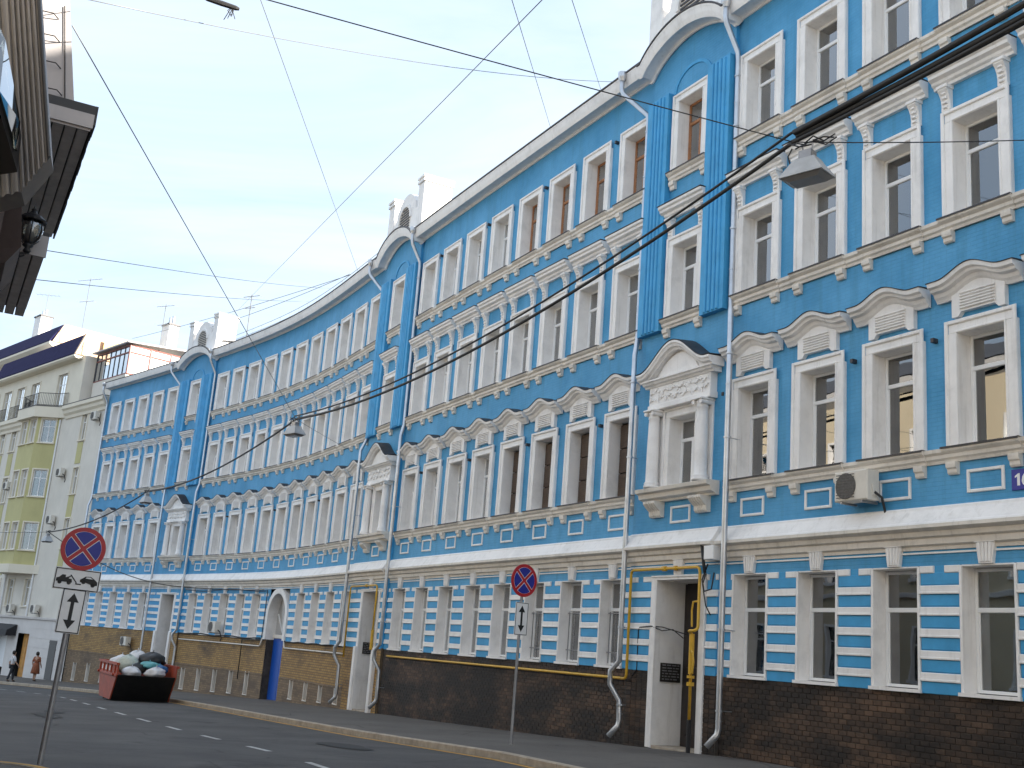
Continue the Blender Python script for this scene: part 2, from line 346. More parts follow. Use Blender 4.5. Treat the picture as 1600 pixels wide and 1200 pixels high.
for c_s, c_o, ra, rb, sd_ in ((12.4, 11.6, 1.5, .35, 1), (14.5, 11.2, .8, .25, 2), (3.0, 7.2, 1.3, .4, 3)):
    rr = random.Random(sd_); mb = MB(); pp = [(c_s+ra*math.cos(t)*rr.uniform(.75, 1.15), c_o+rb*math.sin(t)*rr.uniform(.7, 1.2)) for t in np.linspace(0, 2*PI, 18, endpoint=False)]
    mb.v = [tuple(P(a, b, zroad(a, b)+.012)) for a, b in pp]; mb.f = [tuple(range(18))]; make('asphalt_patch', mb, 'patch', road)
# near pavement: a raised corner with a rounded, yellow painted kerb
def nearz(s, o): return zroad(s, 13.9)+.20
pts = [(-60, 13.75)] + [(-4.9, 13.75)] + [(-4.9+1.15*math.sin(t), 14.9-1.15*math.cos(t)) for t in np.linspace(.15, PI/2, 10)] + [(-3.75, 17.2), (-60, 17.2)]
def poly_sheet(pts, zf, z2=None):
    mb = MB(); top = [P(a, b, zf(a, b)) for a, b in pts]
    n = len(top); mb.v = [tuple(p) for p in top]; mb.f = [tuple(range(n))]; return mb
mb = MB(); inner = [(a, b) for a, b in pts]
rings = []
for a, b in pts[:13]: rings.append(P(a, b, 0))
# sweep as strips: from kerb line inwards to o = 17.2
ks = [(-60, 13.75), (-45, 13.75), (-30, 13.75), (-20, 13.75), (-12, 13.75), (-8, 13.75)] + pts[1:12]
mb.loft([[P(a, b, nearz(a, b)), P(a - (.0 if i < 6 else .2*(i-5)/11), 17.4, nearz(a, b)+.02)] for i, (a, b) in enumerate(ks)], False, False)
struct(make('near_pavement', mb, 'walk'))
kb = MB(); r2 = []
for i, (a, b) in enumerate(ks):
    # outward direction of the corner curve
    if i < 7: da, db = 0, -1
    else:
        t = min(PI/2, .15+(i-7)*(PI/2-.15)/9); da, db = math.sin(t), -math.cos(t)
    z1 = nearz(a, b)+.012; z0 = z1-.2
    r2.append([P(a-da*.02, b-db*.02, z0), P(a-da*.02, b-db*.02, z1), P(a+da*.12, b+db*.12, z1), P(a+da*.14, b+db*.14, z1-.02), P(a+da*.14, b+db*.14, z0)])
kb.loft(r2); nk = struct(make('near_kerb', kb, 'kerb'))
yl = MB(); yl.loft([[q[3]+Vector((0, 0, -.004))+(q[3]-q[1]).normalized()*.004, q[2]+Vector((0, 0, .004)), q[1]+Vector((0, 0, .004))+(q[2]-q[1])*.25] for q in r2[6:]], False, False)
make('yellow_kerb_paint', yl, 'liney', nk)

# ------------------------------------------------------------------ the blue apartment house
HZ = zg(20)
house = thing('apartment_house', 'long curved four storey house painted bright blue with white window surrounds', 'building', P(20, 0, HZ))
WA, WC, WD, WE = 1.9429, 1.9328, 1.9561, 2.0671
HWO, HWI = .735, .49                                    # surround outer and opening half width
cA = [-k*WA - HWO for k in range(5)]; cC = [5.0958 + k*WC - HWO for k in range(8)]
cD = [24.2472 + k*WD - HWO for k in range(11)]; cE = [50.2988 + k*WE - HWO for k in range(5)]
cA = [c for c in cA if c > -9]
RIS = [(.15, 3.5, 1.80, 1.62), (18.95, 22.6, 20.72, 20.5), (44.25, 48.35, 46.35, 46.1)]     # s0, s1, axis of upper windows, axis of first floor window
RO = .10                                                # how far the risalits stand out
S_END, S_BEG = 59.35, -9.6
cols = cA + cC + cD + cE
Z1, T1 = 0.0, 2.06
FL = {2: (4.12, 2.03), 3: (8.37, 1.88), 4: (12.28, 1.92)}    # sill level, opening height
ARCH_C = 32.3
cols1 = [c for c in cols if not abs(c-ARCH_C) < 1.5]
WALL_T = 15.62
holes = []
for c in cols:
    for f, (z, h) in FL.items(): holes.append((c-.6, c+.6, z-.02, z+h+.1))
for c in cols1: holes.append((c-.555, c+.555, -.04, T1+.03))
holes.append((ARCH_C-1.25, ARCH_C+1.25, -.5, 2.3))
for r in RIS: holes.append((r[0]+.05, r[1]-.05, -1, 17))
make('wall', grid(srange(S_BEG, S_END, 1.0), [-.02, 3.1, 8, 12, WALL_T], holes), 'blue', house)
# thick end walls, back and roof so that the house is a body
ew = MB()
for s_ in (S_BEG, S_END): ew.quad(P(s_, 0, -4.5), P(s_, -12, -4.5), P(s_, -12, WALL_T), P(s_, 0, WALL_T))
make('end_wall', ew, 'cream', house)
make('back_wall', sweep([(-12, -4.5), (-12, WALL_T)], S_BEG, S_END, closed=False, step=2), 'cream', house)
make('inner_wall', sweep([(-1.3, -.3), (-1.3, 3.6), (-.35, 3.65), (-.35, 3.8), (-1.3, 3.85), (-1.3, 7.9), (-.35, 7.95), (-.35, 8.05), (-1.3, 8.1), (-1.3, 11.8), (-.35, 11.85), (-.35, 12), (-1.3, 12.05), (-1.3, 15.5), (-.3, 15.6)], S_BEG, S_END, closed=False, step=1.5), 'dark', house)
for a, b in ((S_BEG-.2, RIS[0][0]), (RIS[0][1], RIS[1][0]), (RIS[1][1], RIS[2][0]), (RIS[2][1], S_END+.1)): make('roof', sweep([(.47, 15.86), (-6, 18.3), (-12.3, 15.86)], a, b, closed=False, step=1.5), 'roof', house)
for r in RIS: make('roof', sweep([(-.15, 16.6), (-2.2, 16.87), (-6, 18.3), (-12.3, 15.86)], r[0], r[1], closed=False, step=1.5), 'roof', house)
EAVE = [(.0, 15.46), (.04, 15.46), (.07, 15.50), (.12, 15.52), (.36, 15.52), (.37, 15.48), (.40, 15.48), (.42, 15.53), (.45, 15.62), (.475, 15.74), (.49, 15.78), (.49, 15.84), (0, 15.84)]
GUT = [(.44, 15.845), (.50, 15.825), (.515, 15.84), (.515, 15.88), (.42, 15.90)]
spans = [(S_BEG, RIS[0][0]), (RIS[0][1], RIS[1][0]), (RIS[1][1], RIS[2][0]), (RIS[2][1], S_END+.15)]
for a, b in spans:
    make('eaves_cornice', sweep(EAVE, a-.02, b+.02), 'white', house); make('gutter', sweep(GUT, a-.02, b+.02), 'flash', house)
# string courses
LOWC = [(0, 2.36), (.03, 2.36), (.04, 2.42), (.10, 2.45), (.11, 2.55), (.17, 2.58), (.19, 2.66), (.26, 2.69), (.30, 2.71), (.30, 2.77), (.26, 2.79), (.23, 2.82), (.08, 3.04), (.07, 3.09), (.03, 3.12), (0, 3.12)]
LOWC_B = [(0, 2.36), (.03, 2.36), (.04, 2.42), (.10, 2.45), (.11, 2.55), (.17, 2.58), (.19, 2.66), (.26, 2.69), (.30, 2.71), (.30, 2.768), (0, 2.768)]
LOWC_T = [(0, 2.772), (.29, 2.772), (.275, 2.80), (.24, 2.825), (.09, 3.05), (.08, 3.09), (.03, 3.12), (0, 3.12)]
BANDP = [(0, 0), (.035, 0), (.05, .05), (.085, .08), (.09, .14), (.135, .18), (.14, .245), (0, .26)]
for a, b in spans:
    make('lower_cornice', sweep(LOWC_B, a, b), 'cream', house); make('weathering', sweep(LOWC_T, a, b), 'white', house)
    for f in (2, 3, 4): make('sill_band', sweep([(o, z + FL[f][0]-.275) for o, z in BANDP], a+.1, b-.1), 'cream', house)
    make('frieze_line', sweep([(0, 2.295), (.03, 2.295), (.03, 2.325), (0, 2.33)], a, b), 'white', house)
for r in RIS:
    a, b = r[0]+.001, r[1]-.001
    make('lower_cornice', sweep(LOWC_B, a, b, do=RO), 'cream', house); make('weathering', sweep(LOWC_T, a, b, do=RO), 'white', house)

# ---- window kit (x to the right seen from the street, y into the wall, origin at sill level on the wall face)
def k_surround(h):
    def f():
        m = MB(); o, i, t = HWO, HWI, h+.235
        for sx in (-1, 1):
            a, b = (o, i) if sx > 0 else (-i, -o)
            x0, x1 = min(a, b), max(a, b)
            m.bbox(x0, x1, -.06, .02, 0, h, .01)
            xo = (o-.075, o) if sx > 0 else (-o, -o+.075)
            m.bbox(xo[0], xo[1], -.095, -.06, 0, t, .015)
            xi = (i-.005, i+.035) if sx > 0 else (-i-.035, -i+.005)
            m.bbox(xi[0], xi[1], -.075, -.06, 0, h, .008)
            # jamb
            xj = (i-.012, i) if sx > 0 else (-i, -i+.012)
            m.box(xj[0], xj[1], -.055, .34, -.03, h)
        m.bbox(-o+.075, o-.075, -.06, .02, h, t, .01)
        m.bbox(-o+.077, o-.077, -.095, -.06, t-.075, t, .015)
        m.bbox(-i-.035, i+.035, -.074, -.06, h-.002, h+.04, .008)
        m.box(-i+.012, i-.012, -.055, .34, h-.012, h)
        m.prism([(-i+.012, -.03), (i-.012, -.03), (i-.012, .012), (-i+.012, .012)], -.02, .34)
        return m
    return f
def k_frame(h, hw=HWI-.012, mullion=False, tr=.70):
    def f():
        m = MB(); w = .055; y0, y1 = .27, .33; z0 = .012; t = h-.012; zt = z0+(t-z0)*tr
        for a, b in ((-hw, -hw+w), (hw-w, hw)): m.bbox(a, b, y0, y1, z0, t, .008)
        m.bbox(-hw+w, hw-w, y0, y1, z0, z0+w, .008); m.bbox(-hw+w, hw-w, y0, y1, t-w, t, .008); m.bbox(-hw+w, hw-w, y0-.006, y1, zt-.04, zt+.04, .008)
        # sash
        for a, b in ((-hw+w, -hw+w+.035), (hw-w-.035, hw-w)): m.bbox(a, b, y0+.012, y1-.005, z0+w, zt-.04, .006)
        if mullion: m.bbox(-.04, .04, y0-.006, y1, z0+w, zt-.04, .008)
        return m
    return f
def k_pane(h, hw=HWI-.012, upper=False, tr=.70):
    def f():
        m = MB(); w = .055; z0 = .012; t = h-.012; zt = z0+(t-z0)*tr
        a, b = (zt+.04, t-w) if upper else (z0+w, zt-.04)
        m.box(-hw+w-.005, hw-w+.005, .297, .303, a-.004, b+.004); return m
    return f
def k_curtain(h, hw=.44, folds=9, cover=1.0, side=0):
    def f():
        m = MB(); n = folds*6; r = []
        x0, x1 = (-hw, hw) if side == 0 else ((-hw, -hw+2*hw*cover) if side < 0 else (hw-2*hw*cover, hw))
        for k in range(n+1):
            x = x0+(x1-x0)*k/n; y = .375+.03*math.sin(k/6*2*PI)+.012*math.sin(k*1.7); r.append([(x, y, 0.03), (x, y, h-.03)])
        m.loft(r, False, False); m.smooth = True; return m
    return f
def k_shutter(h, hw=.435):
    def f():
        m = MB(); n = 3; z0 = .05; H = h-.1
        for k in range(n):
            m.bbox(-hw, hw, .255, .29, z0+H*k/n+.012, z0+H*(k+1)/n-.012, .008)
            for q in range(9):
                za = z0+H*k/n+.05+q*(H/n-.1)/9; m.box(-hw+.04, hw-.04, .247, .257, za, za+(H/n-.1)/9-.018)
        return m
    return f
def k_sill():
    m = MB(); x = HWO+.03; pr = [(.02, 0), (-.05, 0), (-.07, .05), (-.105, .08), (-.11, .14), (-.165, .18), (-.18, .20), (-.18, .245), (.02, .275)]
    m.loft([[(-x, y, z-.275) for y, z in pr], [(x, y, z-.275) for y, z in pr]]); return m
def k_sillflash():
    m = MB(); x = HWO+.04; m.prism([(-x, -.028), (x, -.028), (x, -.016), (-x, -.016)], -.195, .0)
    m.box(-x, x, -.199, -.193, -.05, -.016); return m
def k_bracket():
    m = MB(); pr = [(.01, -.49), (-.05, -.49), (-.075, -.46), (-.08, -.40), (-.115, -.375), (-.125, -.32), (-.125, -.277), (.01, -.277)]
    m.loft([[(-.1, y, z) for y, z in pr], [(.1, y, z) for y, z in pr]]); return m
HOODP = [(.02, -.06), (.07, -.06), (.10, -.01), (.14, .03), (.17, .09), (.25, .115), (.27, .16), (.33, .185), (.35, .27), (.02, .27)]
def hz(x):
    u = min(1., abs(x)/.68); return .205*(.5+.5*math.cos(PI*u))
def k_hood():
    m = MB(); W = .88
    xs = [-W+2*W*k/24 for k in range(25)]
    rings = [[(x, -o, 2.70+z+hz(x)) for o, z in HOODP] for x in xs]; m.loft(rings); return m
def k_hoodflash():
    m = MB(); W = .90; rings = [[(x, -.365, 2.972+hz(x)), (x, .0, 3.01+hz(x)), (x, .0, 2.998+hz(x)), (x, -.358, 2.958+hz(x))] for x in [-W+2*W*k/24 for k in range(25)]]
    m.loft(rings); return m
def k_hoodblock():
    m = MB(); b = .545
    m.prism([(-b, 2.30), (-b+.13, 2.30), (-b+.2, 2.38), (b-.2, 2.38), (b-.13, 2.30), (b, 2.30), (b, 2.73)] + [(x, 2.70+hz(x)) for x in np.linspace(.42, -.42, 13)] + [(-b, 2.73)], -.10, .01)
    for k in range(6): m.bbox(-.36, .36, -.135, -.10, 2.42+k*.055, 2.455+k*.055, .012)
    return m
def k_cornice3():
    m = MB(); W = .87; pr = [(.01, 2.62), (-.08, 2.62), (-.10, 2.67), (-.15, 2.70), (-.17, 2.75), (-.25, 2.79), (-.26, 2.85), (-.31, 2.88), (-.32, 2.94), (.01, 2.95)]
    m.loft([[(x, y*(1 if abs(x) < W-.001 else .94), z) for y, z in pr] for x in (-W, -W+.03, W-.03, W)]); return m
def k_cornflash():
    m = MB(); m.box(-.885, .885, -.335, .01, 2.953, 2.967); return m
def k_console():
    m = MB(); pr = [(.01, 2.10), (-.05, 2.10), (-.075, 2.14), (-.07, 2.25), (-.085, 2.36), (-.13, 2.46), (-.18, 2.52), (-.19, 2.60), (-.15, 2.618), (.01, 2.618)]
    m.loft([[(-.10, y, z) for y, z in pr], [(.10, y, z) for y, z in pr]])
    m.bbox(-.125, .125, -.205, 0, 2.545, 2.615, .012)
    for k in range(4): m.bbox(-.05, .05, -.115-.012*k, -.06, 2.17+k*.09, 2.22+k*.09, .012)
    return m
def k_apron():                                          # white rim of the small panel below the first floor windows
    m = MB(); x, a, b, w = .37, -.83, -.43, .055
    for q in ((-x, -x+w, a, b), (x-w, x, a, b)): m.bbox(q[0], q[1], -.035, .01, q[2], q[3], .012)
    m.bbox(-x+w, x-w, -.035, .01, a, a+w, .012); m.bbox(-x+w, x-w, -.035, .01, b-w, b, .012); return m

nw = [0]
def window(c, f, o=0., style=None, mull=False, extra=True):
    z, h = FL[f]; nw[0] += 1
    loc = P(c, o, z); rz = RZ(c)
    w = shared('window', ('s', f), k_surround(h), 'white', house, loc, rz, rel=False)
    fm = 'wood' if style == 'wood' else 'pvc'; mull = mull or style == 'wood'
    if style == 'shutter': shared('shutter', f, k_shutter(h), 'blind', w)
    else:
        shared('frame', (f, mull), k_frame(h, mullion=mull), fm, w)
        shared('pane', (f, 0), k_pane(h), 'glass', w); shared('pane', (f, 1), k_pane(h, upper=True), 'glass', w)
        r = rnd.random()
        if style == 'curtain' or (style is None and r < .38):
            shared('curtain', (f, 0), k_curtain(h), 'curtain', w)
        elif style == 'half' or (style is None and r < .6):
            shared('curtain', (f, 1), k_curtain(h, cover=.3, side=-1, folds=4), 'curtain', w); shared('curtain', (f, 2), k_curtain(h, cover=.3, side=1, folds=4), 'curtain', w)
        elif style == 'blind': 
            shared('roller_blind', f, lambda: MB().box(-.44, .44, .40, .41, .03, h-.03), 'bluecurt', w)
    if extra:
        shared('sill', 0, k_sill, 'cream', w); shared('sill_flashing', 0, k_sillflash, 'flash', w)
        for x in (-.62, .62): shared('bracket', 0, k_bracket, 'cream', w, (x, 0, 0))
        if f == 2:
            shared('hood', 0, k_hood, 'white', w); shared('hood_flashing', 0, k_hoodflash, 'flash', w); shared('hood_block', 0, k_hoodblock, 'white', w)
            shared('apron_panel', 0, k_apron, 'white', w)
    if f == 3:
        shared('hood', 3, k_cornice3, 'white', w); shared('hood_flashing', 3, k_cornflash, 'flash', w)
        for x in (-.61, .61): shared('console', 0, k_console, 'white', w, (x, 0, 0))
    return w
for i, c in enumerate(cA):
    window(c, 2, style=['half', 'dark', 'dark', 'dark', 'dark'][i]); window(c, 3, style=['curtain', 'dark', 'blind', 'dark', 'dark'][i]); window(c, 4, style=['dark', 'dark', 'blind', 'dark', 'dark'][i])
for i, c in enumerate(cC):
    window(c, 2, style='shutter' if i < 4 else None); window(c, 3, style=None if i != 3 else 'curtain'); window(c, 4, style='wood' if i in (0, 1, 2, 3) else None)
for c in cD + cE:
    for f in (2, 3, 4): window(c, f)

# ---- ground floor windows, piers, keystones
def k_gwin():
    m = MB(); h = T1+.02
    for a, b in ((-.555, -.5), (.5, .555)): m.bbox(a, b, -.045, .34, 0, h, .008)
    m.box(-.5, .5, -.03, .34, h-.02, h+.005)
    m.prism([(-.58, -.06), (.58, -.06), (.58, .0), (-.58, .0)], -.085, .34); return m
def k_pier(w): return lambda: MB().bbox(-w/2, w/2, -.008, .01, -.03, 2.085, .003)
def k_panel(w): return lambda: MB().bbox(-w/2+.012, w/2-.012, -.026, .0, -.002, .20, .008)
def k_band(w): return lambda: MB().bbox(-w/2, w/2, -.045, 0, .01, .155, .012).bbox(-w/2, w/2, -.058, -.042, .008, .05, .008)
def k_half(w): return lambda: MB().bbox(.11, w/2, -.045, 0, 0, .125, .014)
PZ = [-.055, .307, .672, 1.037, 1.402, 1.767]
def pier(c, w, o=0.):
    w = round(w, 2)
    p = shared('pier', w, k_pier(w), 'bluep', house, P(c, o, 0), RZ(c), rel=False)
    for z in PZ: shared('panel', w, k_panel(w), 'bluep', p, (0, rnd.uniform(-.003, .002), z))
    for z in (.135, .50, .865, 1.23, 1.595): shared('band', w, k_band(w), 'white', p, (0, rnd.uniform(-.004, .003), z))
    if w > .3:
        shared('top_band', w, k_half(w), 'white', p, (0, 0, 1.96)); h_ = shared('top_band', w, k_half(w), 'white', p, (-w/2-.11, 0, 1.96))
    else: shared('band', w, k_band(w), 'white', p, (0, 0, 1.94))
def k_key():
    m = MB(); m.prism([(-.13, 2.09), (.13, 2.09), (.185, 2.46), (-.185, 2.46)], -.075, .01)
    for x in (-.085, -.0285, .0285, .085): m.prism([(x-.02, 2.12), (x+.02, 2.12), (x*1.3+.024, 2.43), (x*1.3-.024, 2.43)], -.095, -.07)
    m.bbox(-.2, .2, -.1, .01, 2.43, 2.47, .01); return m
def key(c, o=0.): shared('keystone', 0, k_key, 'white', house, P(c, o, 0), RZ(c), rel=False)
def gwindow(c, style):
    w = shared('window', 'g', k_gwin, 'white', house, P(c, 0, 0), RZ(c), rel=False)
    shared('frame', 'g', k_frame(T1, .5, tr=.66), 'pvc', w); shared('pane', 'g0', k_pane(T1, .5, tr=.66), 'glass', w); shared('pane', 'g1', k_pane(T1, .5, True, .66), 'glass', w)
    if style == 'curtain': shared('curtain', 'g', k_curtain(T1, .45), 'curtain', w)
    if style == 'half': shared('curtain', 'g1', k_curtain(T1, .45, cover=.7, side=1, folds=7), 'sheer', w)
    if style == 'grille':
        def kg():
            m = MB()
            for k in range(4): m.box(-.4+k*.267-.01, -.4+k*.267+.01, .2, .22, .05, 1.3)
            for z in (.3, 1.25): m.box(-.48, .48, .2, .225, z, z+.025)
            return m
        shared('window_grille', 0, kg, 'steel', w)
for seg in (cA, cC, cD, cE):
    for i, c in enumerate(seg):
        if c in cols1:
            gwindow(c, (['half', 'half', 'dark', 'dark', 'dark'][i] if seg is cA else ('grille' if seg is cC and i < 3 else rnd.choice(['curtain', 'half', 'dark', 'dark'])))); key(c)
    for a, b in zip(seg, seg[1:]):
        if a in cols1 and b in cols1: pier((a+b)/2, abs(b-a)-1.11)
def edge_pier(s0, s1, o=0.):
    if abs(s1-s0) > .2: pier((s0+s1)/2, abs(s1-s0), o)
edge_pier(cC[0]-.555, RIS[0][1]+.02); edge_pier(cC[-1]+.555, RIS[1][0]-.02); edge_pier(cD[0]-.555, RIS[1][1]+.02); edge_pier(cD[-1]+.555, RIS[2][0]-.02)
edge_pier(cE[0]-.555, RIS[2][1]+.02); edge_pier(cE[-1]+.555, S_END-.02)
edge_pier(cA[0]+.555, RIS[0][0]-.02)
edge_pier(cD[3]+.555, ARCH_C-1.45); edge_pier(cD[6]-.555, ARCH_C+1.45)
# ---- brick plinth
PT = -.045
def plinth(s0, s1, holes_, mt): return make('plinth', grid(srange(s0, s1, .8), [-4.6, PT], holes_, 0.0, bot=lambda s: zg(s)-.12), mt, house)
door_holes = [(.72, 2.42, -9, 2.05)]
pl_near = plinth(S_BEG, RIS[1][0]+.02, [(RIS[0][0]+.03, RIS[0][1]-.03, -9, 9)], 'mortar')
BW, BH, J = .208, .098, .012
bk = MB().bbox(-BW/2+J/2, BW/2-J/2, -.014, .01, -BH/2+J/2, BH/2-J/2, .006).mesh('brick'); bk.materials.append(M['brick'])
bk2 = MB().bbox(-BW/4+J/4, BW/4-J/2, -.014, .01, -BH/2+J/2, BH/2-J/2, .006).mesh('brick'); bk2.materials.append(M['brick'])
bricks = []
for row in range(24):
    zc = PT - BH*(row+.5); off = (row % 2)*BW/2; s = S_BEG+off
    while s < RIS[1][0]-.1:
        if zc > zg(s)-.05 and not (RIS[0][0]-.06 < s < RIS[0][1]+.1): bricks.append((s, zc, RO*0))
        s += BW
for row in range(18):                                   # the two brick cheeks of the near doorway stand out with the risalit
    zc = PT - BH*(row+.5)
    for a, b in ((2.62, RIS[0][1]-.02), (RIS[0][0]+.02, .56)):
        s = a+BW/2+(row % 2)*.0
        while s < b-.05:
            if zc > zg(s)-.05: bricks.append((s, zc, RO))
            s += BW
vis = sorted([b for b in bricks if b[0] > -7.7 and b[1] > zg(b[0])+.02], key=lambda b: b[0])
single = set(vis[:300])
for b in vis[:300]:
    o = put('brick', bk, None, pl_near, P(b[0], b[2]+rnd.uniform(-.003, .003), b[1]), RZ(b[0]), rel=True)
mb = MB(); tone = []
base = [(-BW/2+J/2, -.014), (BW/2-J/2, -.014)]
proto = MB().bbox(-BW/2+J/2, BW/2-J/2, -.014, .01, -BH/2+J/2, BH/2-J/2, .006)
for b in bricks:
    if b in single: continue
    R = Matrix.Translation(P(b[0], b[2]+rnd.uniform(-.003, .003), b[1])) @ Matrix.Rotation(RZ(b[0]), 4, 'Z'); n = len(mb.v); t = rnd.random()
    mb.v += [tuple(R @ Vector(v)) for v in proto.v]; mb.f += [tuple(n+i for i in f) for f in proto.f]; tone += [t]*len(proto.v)
bo = make('bricks', mb, 'brick', house); bo['kind'] = 'stuff'
at_ = bo.data.attributes.new('tone', 'FLOAT', 'POINT'); at_.data.foreach_set('value', tone)
base_h = []
for i, c in enumerate(cD + cE):
    if abs(c-ARCH_C) < 1.6: continue
    base_h.append((c-.2, c+.2, zg(c)+.2, zg(c)+1.2 if c > ARCH_C else -1.68))
pl_far = make('plinth', grid(srange(RIS[1][1]-.02, S_END, .8), [-1.62, PT], base_h + [(ARCH_C-1.12, ARCH_C+1.12, -9, 9), (RIS[2][0]+.03, RIS[2][1]-.03, -9, 9)], 0.0), 'tan', house)
make('plinth_foot', grid(srange(RIS[1][1]-.02, S_END, .8), [-4.6, -1.63], base_h + [(ARCH_C-1.12, ARCH_C+1.12, -9, 9), (RIS[2][0]+.03, RIS[2][1]-.03, -9, 9)], 0.012, bot=lambda s: zg(s)-.12), 'tanfoot', house)
make('plinth_step', sweep([(0, -1.66), (.03, -1.66), (.03, -1.62), (0, -1.6)], RIS[1][1]-.02, ARCH_C-1.13), 'tanfoot', house); make('plinth_step', sweep([(0, -1.66), (.03, -1.66), (.03, -1.62), (0, -1.6)], ARCH_C+1.13, RIS[2][0]), 'tanfoot', house); make('plinth_step', sweep([(0, -1.66), (.03, -1.66), (.03, -1.62), (0, -1.6)], RIS[2][1], S_END), 'tanfoot', house)
for h in base_h:
    c = (h[0]+h[1])/2; ht = h[3]-h[2]
    w = MB(); 
    for a, b in ((-.25, -.2), (.2, .23)): w.bbox(a, b, -.03, .3, -.03, ht+.02, .01)
    w.bbox(-.26, .25, -.05, .3, -.08, -.03, .01)
    bw_ = make('basement_window', w, 'cream', house, P(c, 0, h[2]), RZ(c))
    make('pane', MB().box(-.2, .2, .25, .27, 0, ht), 'dark', bw_, (0, 0, 0), rel=True)
    make('bars', MB().box(-.012, .012, .12, .14, 0, ht), 'steel', bw_, (0, 0, 0), rel=True)
make('plinth_cap', sweep([(0, -.07), (.05, -.07), (.055, -.05), (0, -.035)], RIS[1][1], ARCH_C-1.4), 'flash', house)
make('plinth_cap', sweep([(0, -.07), (.05, -.07), (.055, -.05), (0, -.035)], ARCH_C+1.4, RIS[2][0]), 'flash', house)
make('plinth_cap', sweep([(0, -.06), (.03, -.06), (.035, -.045), (0, -.03)], RIS[0][1], RIS[1][0]), 'flash', house)

# ---- risalits (slightly projecting bays with a doorway, a columned window and a round gable)
def column():
    m = MB(); m.smooth = True
    m.lathe([(.19, 0), (.19, .06), (.17, .07), (.185, .10), (.165, .14), (.15, .16), (.148, .5), (.143, 1.0), (.13, 1.55), (.125, 1.66), (.14, 1.68), (.14, 1.71), (.125, 1.73), (.13, 1.78), (.155, 1.82)], n=20)
    return m
def capital():
    m = MB()
    for sx in (-1, 1):
        m.loft([[(sx*.135+.055*math.cos(t), y, 1.80+.055*math.sin(t)) for t in np.linspace(0, 2*PI, 12, endpoint=False)] for y in (-.17, .17)])
    m.bbox(-.2, .2, -.2, .2, 1.845, 1.89, .012); return m
def pediment():
    m = MB(); W = 1.40; n = 28
    def pz(x):
        u = abs(x)/W; return .62*(.5+.5*math.cos(PI*min(1, u*1.12)))**.9
    pr = [(0, 0), (.34, 0), (.36, .04), (.42, .07), (.44, .12), (.47, .15), (.47, .20), (0, .22)]
    m.loft([[(x, -o, 2.62+z+pz(x)) for o, z in pr] for x in np.linspace(-W, W, n+1)])
    return m
def ped_field():
    m = MB(); W = 1.25
    def pz(x): return .62*(.5+.5*math.cos(PI*min(1, abs(x)/1.4*1.12)))**.9
    m.prism([(x, 2.58) for x in (-W, W)] + [(x, 2.64+pz(x)) for x in np.linspace(W, -W, 21)], -.2, 0.01)
    m.prism([(-.75, 2.70), (.75, 2.70)] + [(x, 2.66+pz(x)*.82) for x in np.linspace(.62, -.62, 13)], -.24, -.19)
    return m
def ped_base():
    m = MB(); pr = [(0, 2.50), (.22, 2.50), (.24, 2.54), (.30, 2.56), (.32, 2.60), (.36, 2.62), (.36, 2.66), (0, 2.67)]
    m.loft([[(x, -o, z) for o, z in pr] for x in (-1.32, 1.32)]); return m
def frieze():
    m = MB(); m.bbox(-1.17, 1.17, -.2, .01, 2.05, 2.50, .012); m.bbox(-1.2, 1.2, -.225, 0, 1.92, 2.06, .015)
    r = random.Random(3)
    for k in range(64):                                 # acanthus scroll relief
        x = -1.08+2.16*(k % 32)/31+r.uniform(-.02, .02); z = 2.19+.18*(k//32)+r.uniform(-.03, .03)+.03*math.sin(k*1.3); a = r.uniform(0, PI); l = r.uniform(.05, .08)
        d = (math.cos(a)*l, math.sin(a)*l); q = (-d[1]*.45, d[0]*.45)
        m.prism([(x-d[0], z-d[1]), (x+q[0], z+q[1]), (x+d[0], z+d[1]), (x-q[0], z-q[1])], -.2-r.uniform(.02, .05), -.195)
    return m
def ionsill():
    m = MB(); pr = [(0, -.30), (.10, -.30), (.12, -.26), (.24, -.22), (.26, -.12), (.36, -.09), (.38, -.01), (.36, .0), (0, .02)]
    m.loft([[(x, -o, z) for o, z in pr] for x in (-1.36, 1.36)]); return m
def bigbracket():
    m = MB(); pr = [(0, -.66), (-.08, -.66), (-.12, -.62), (-.13, -.52), (-.24, -.44), (-.31, -.36), (-.31, -.302), (0, -.302)]
    m.loft([[(x, y, z) for y, z in pr] for x in (-.22, .22)])
    for x in (-.13, -.045, .045, .13): m.loft([[(x+dx, y-.012, z) for y, z in pr[1:7]] + [(x+dx, y+.03, z) for y, z in reversed(pr[1:7])] for dx in (-.025, .025)])
    return m
def arch_z(r):
    c, hw = (r[0]+r[1])/2, (r[1]-r[0])/2
    return lambda s: 15.34 + .66*max(0, 1-((s-c)/hw)**2)**.8
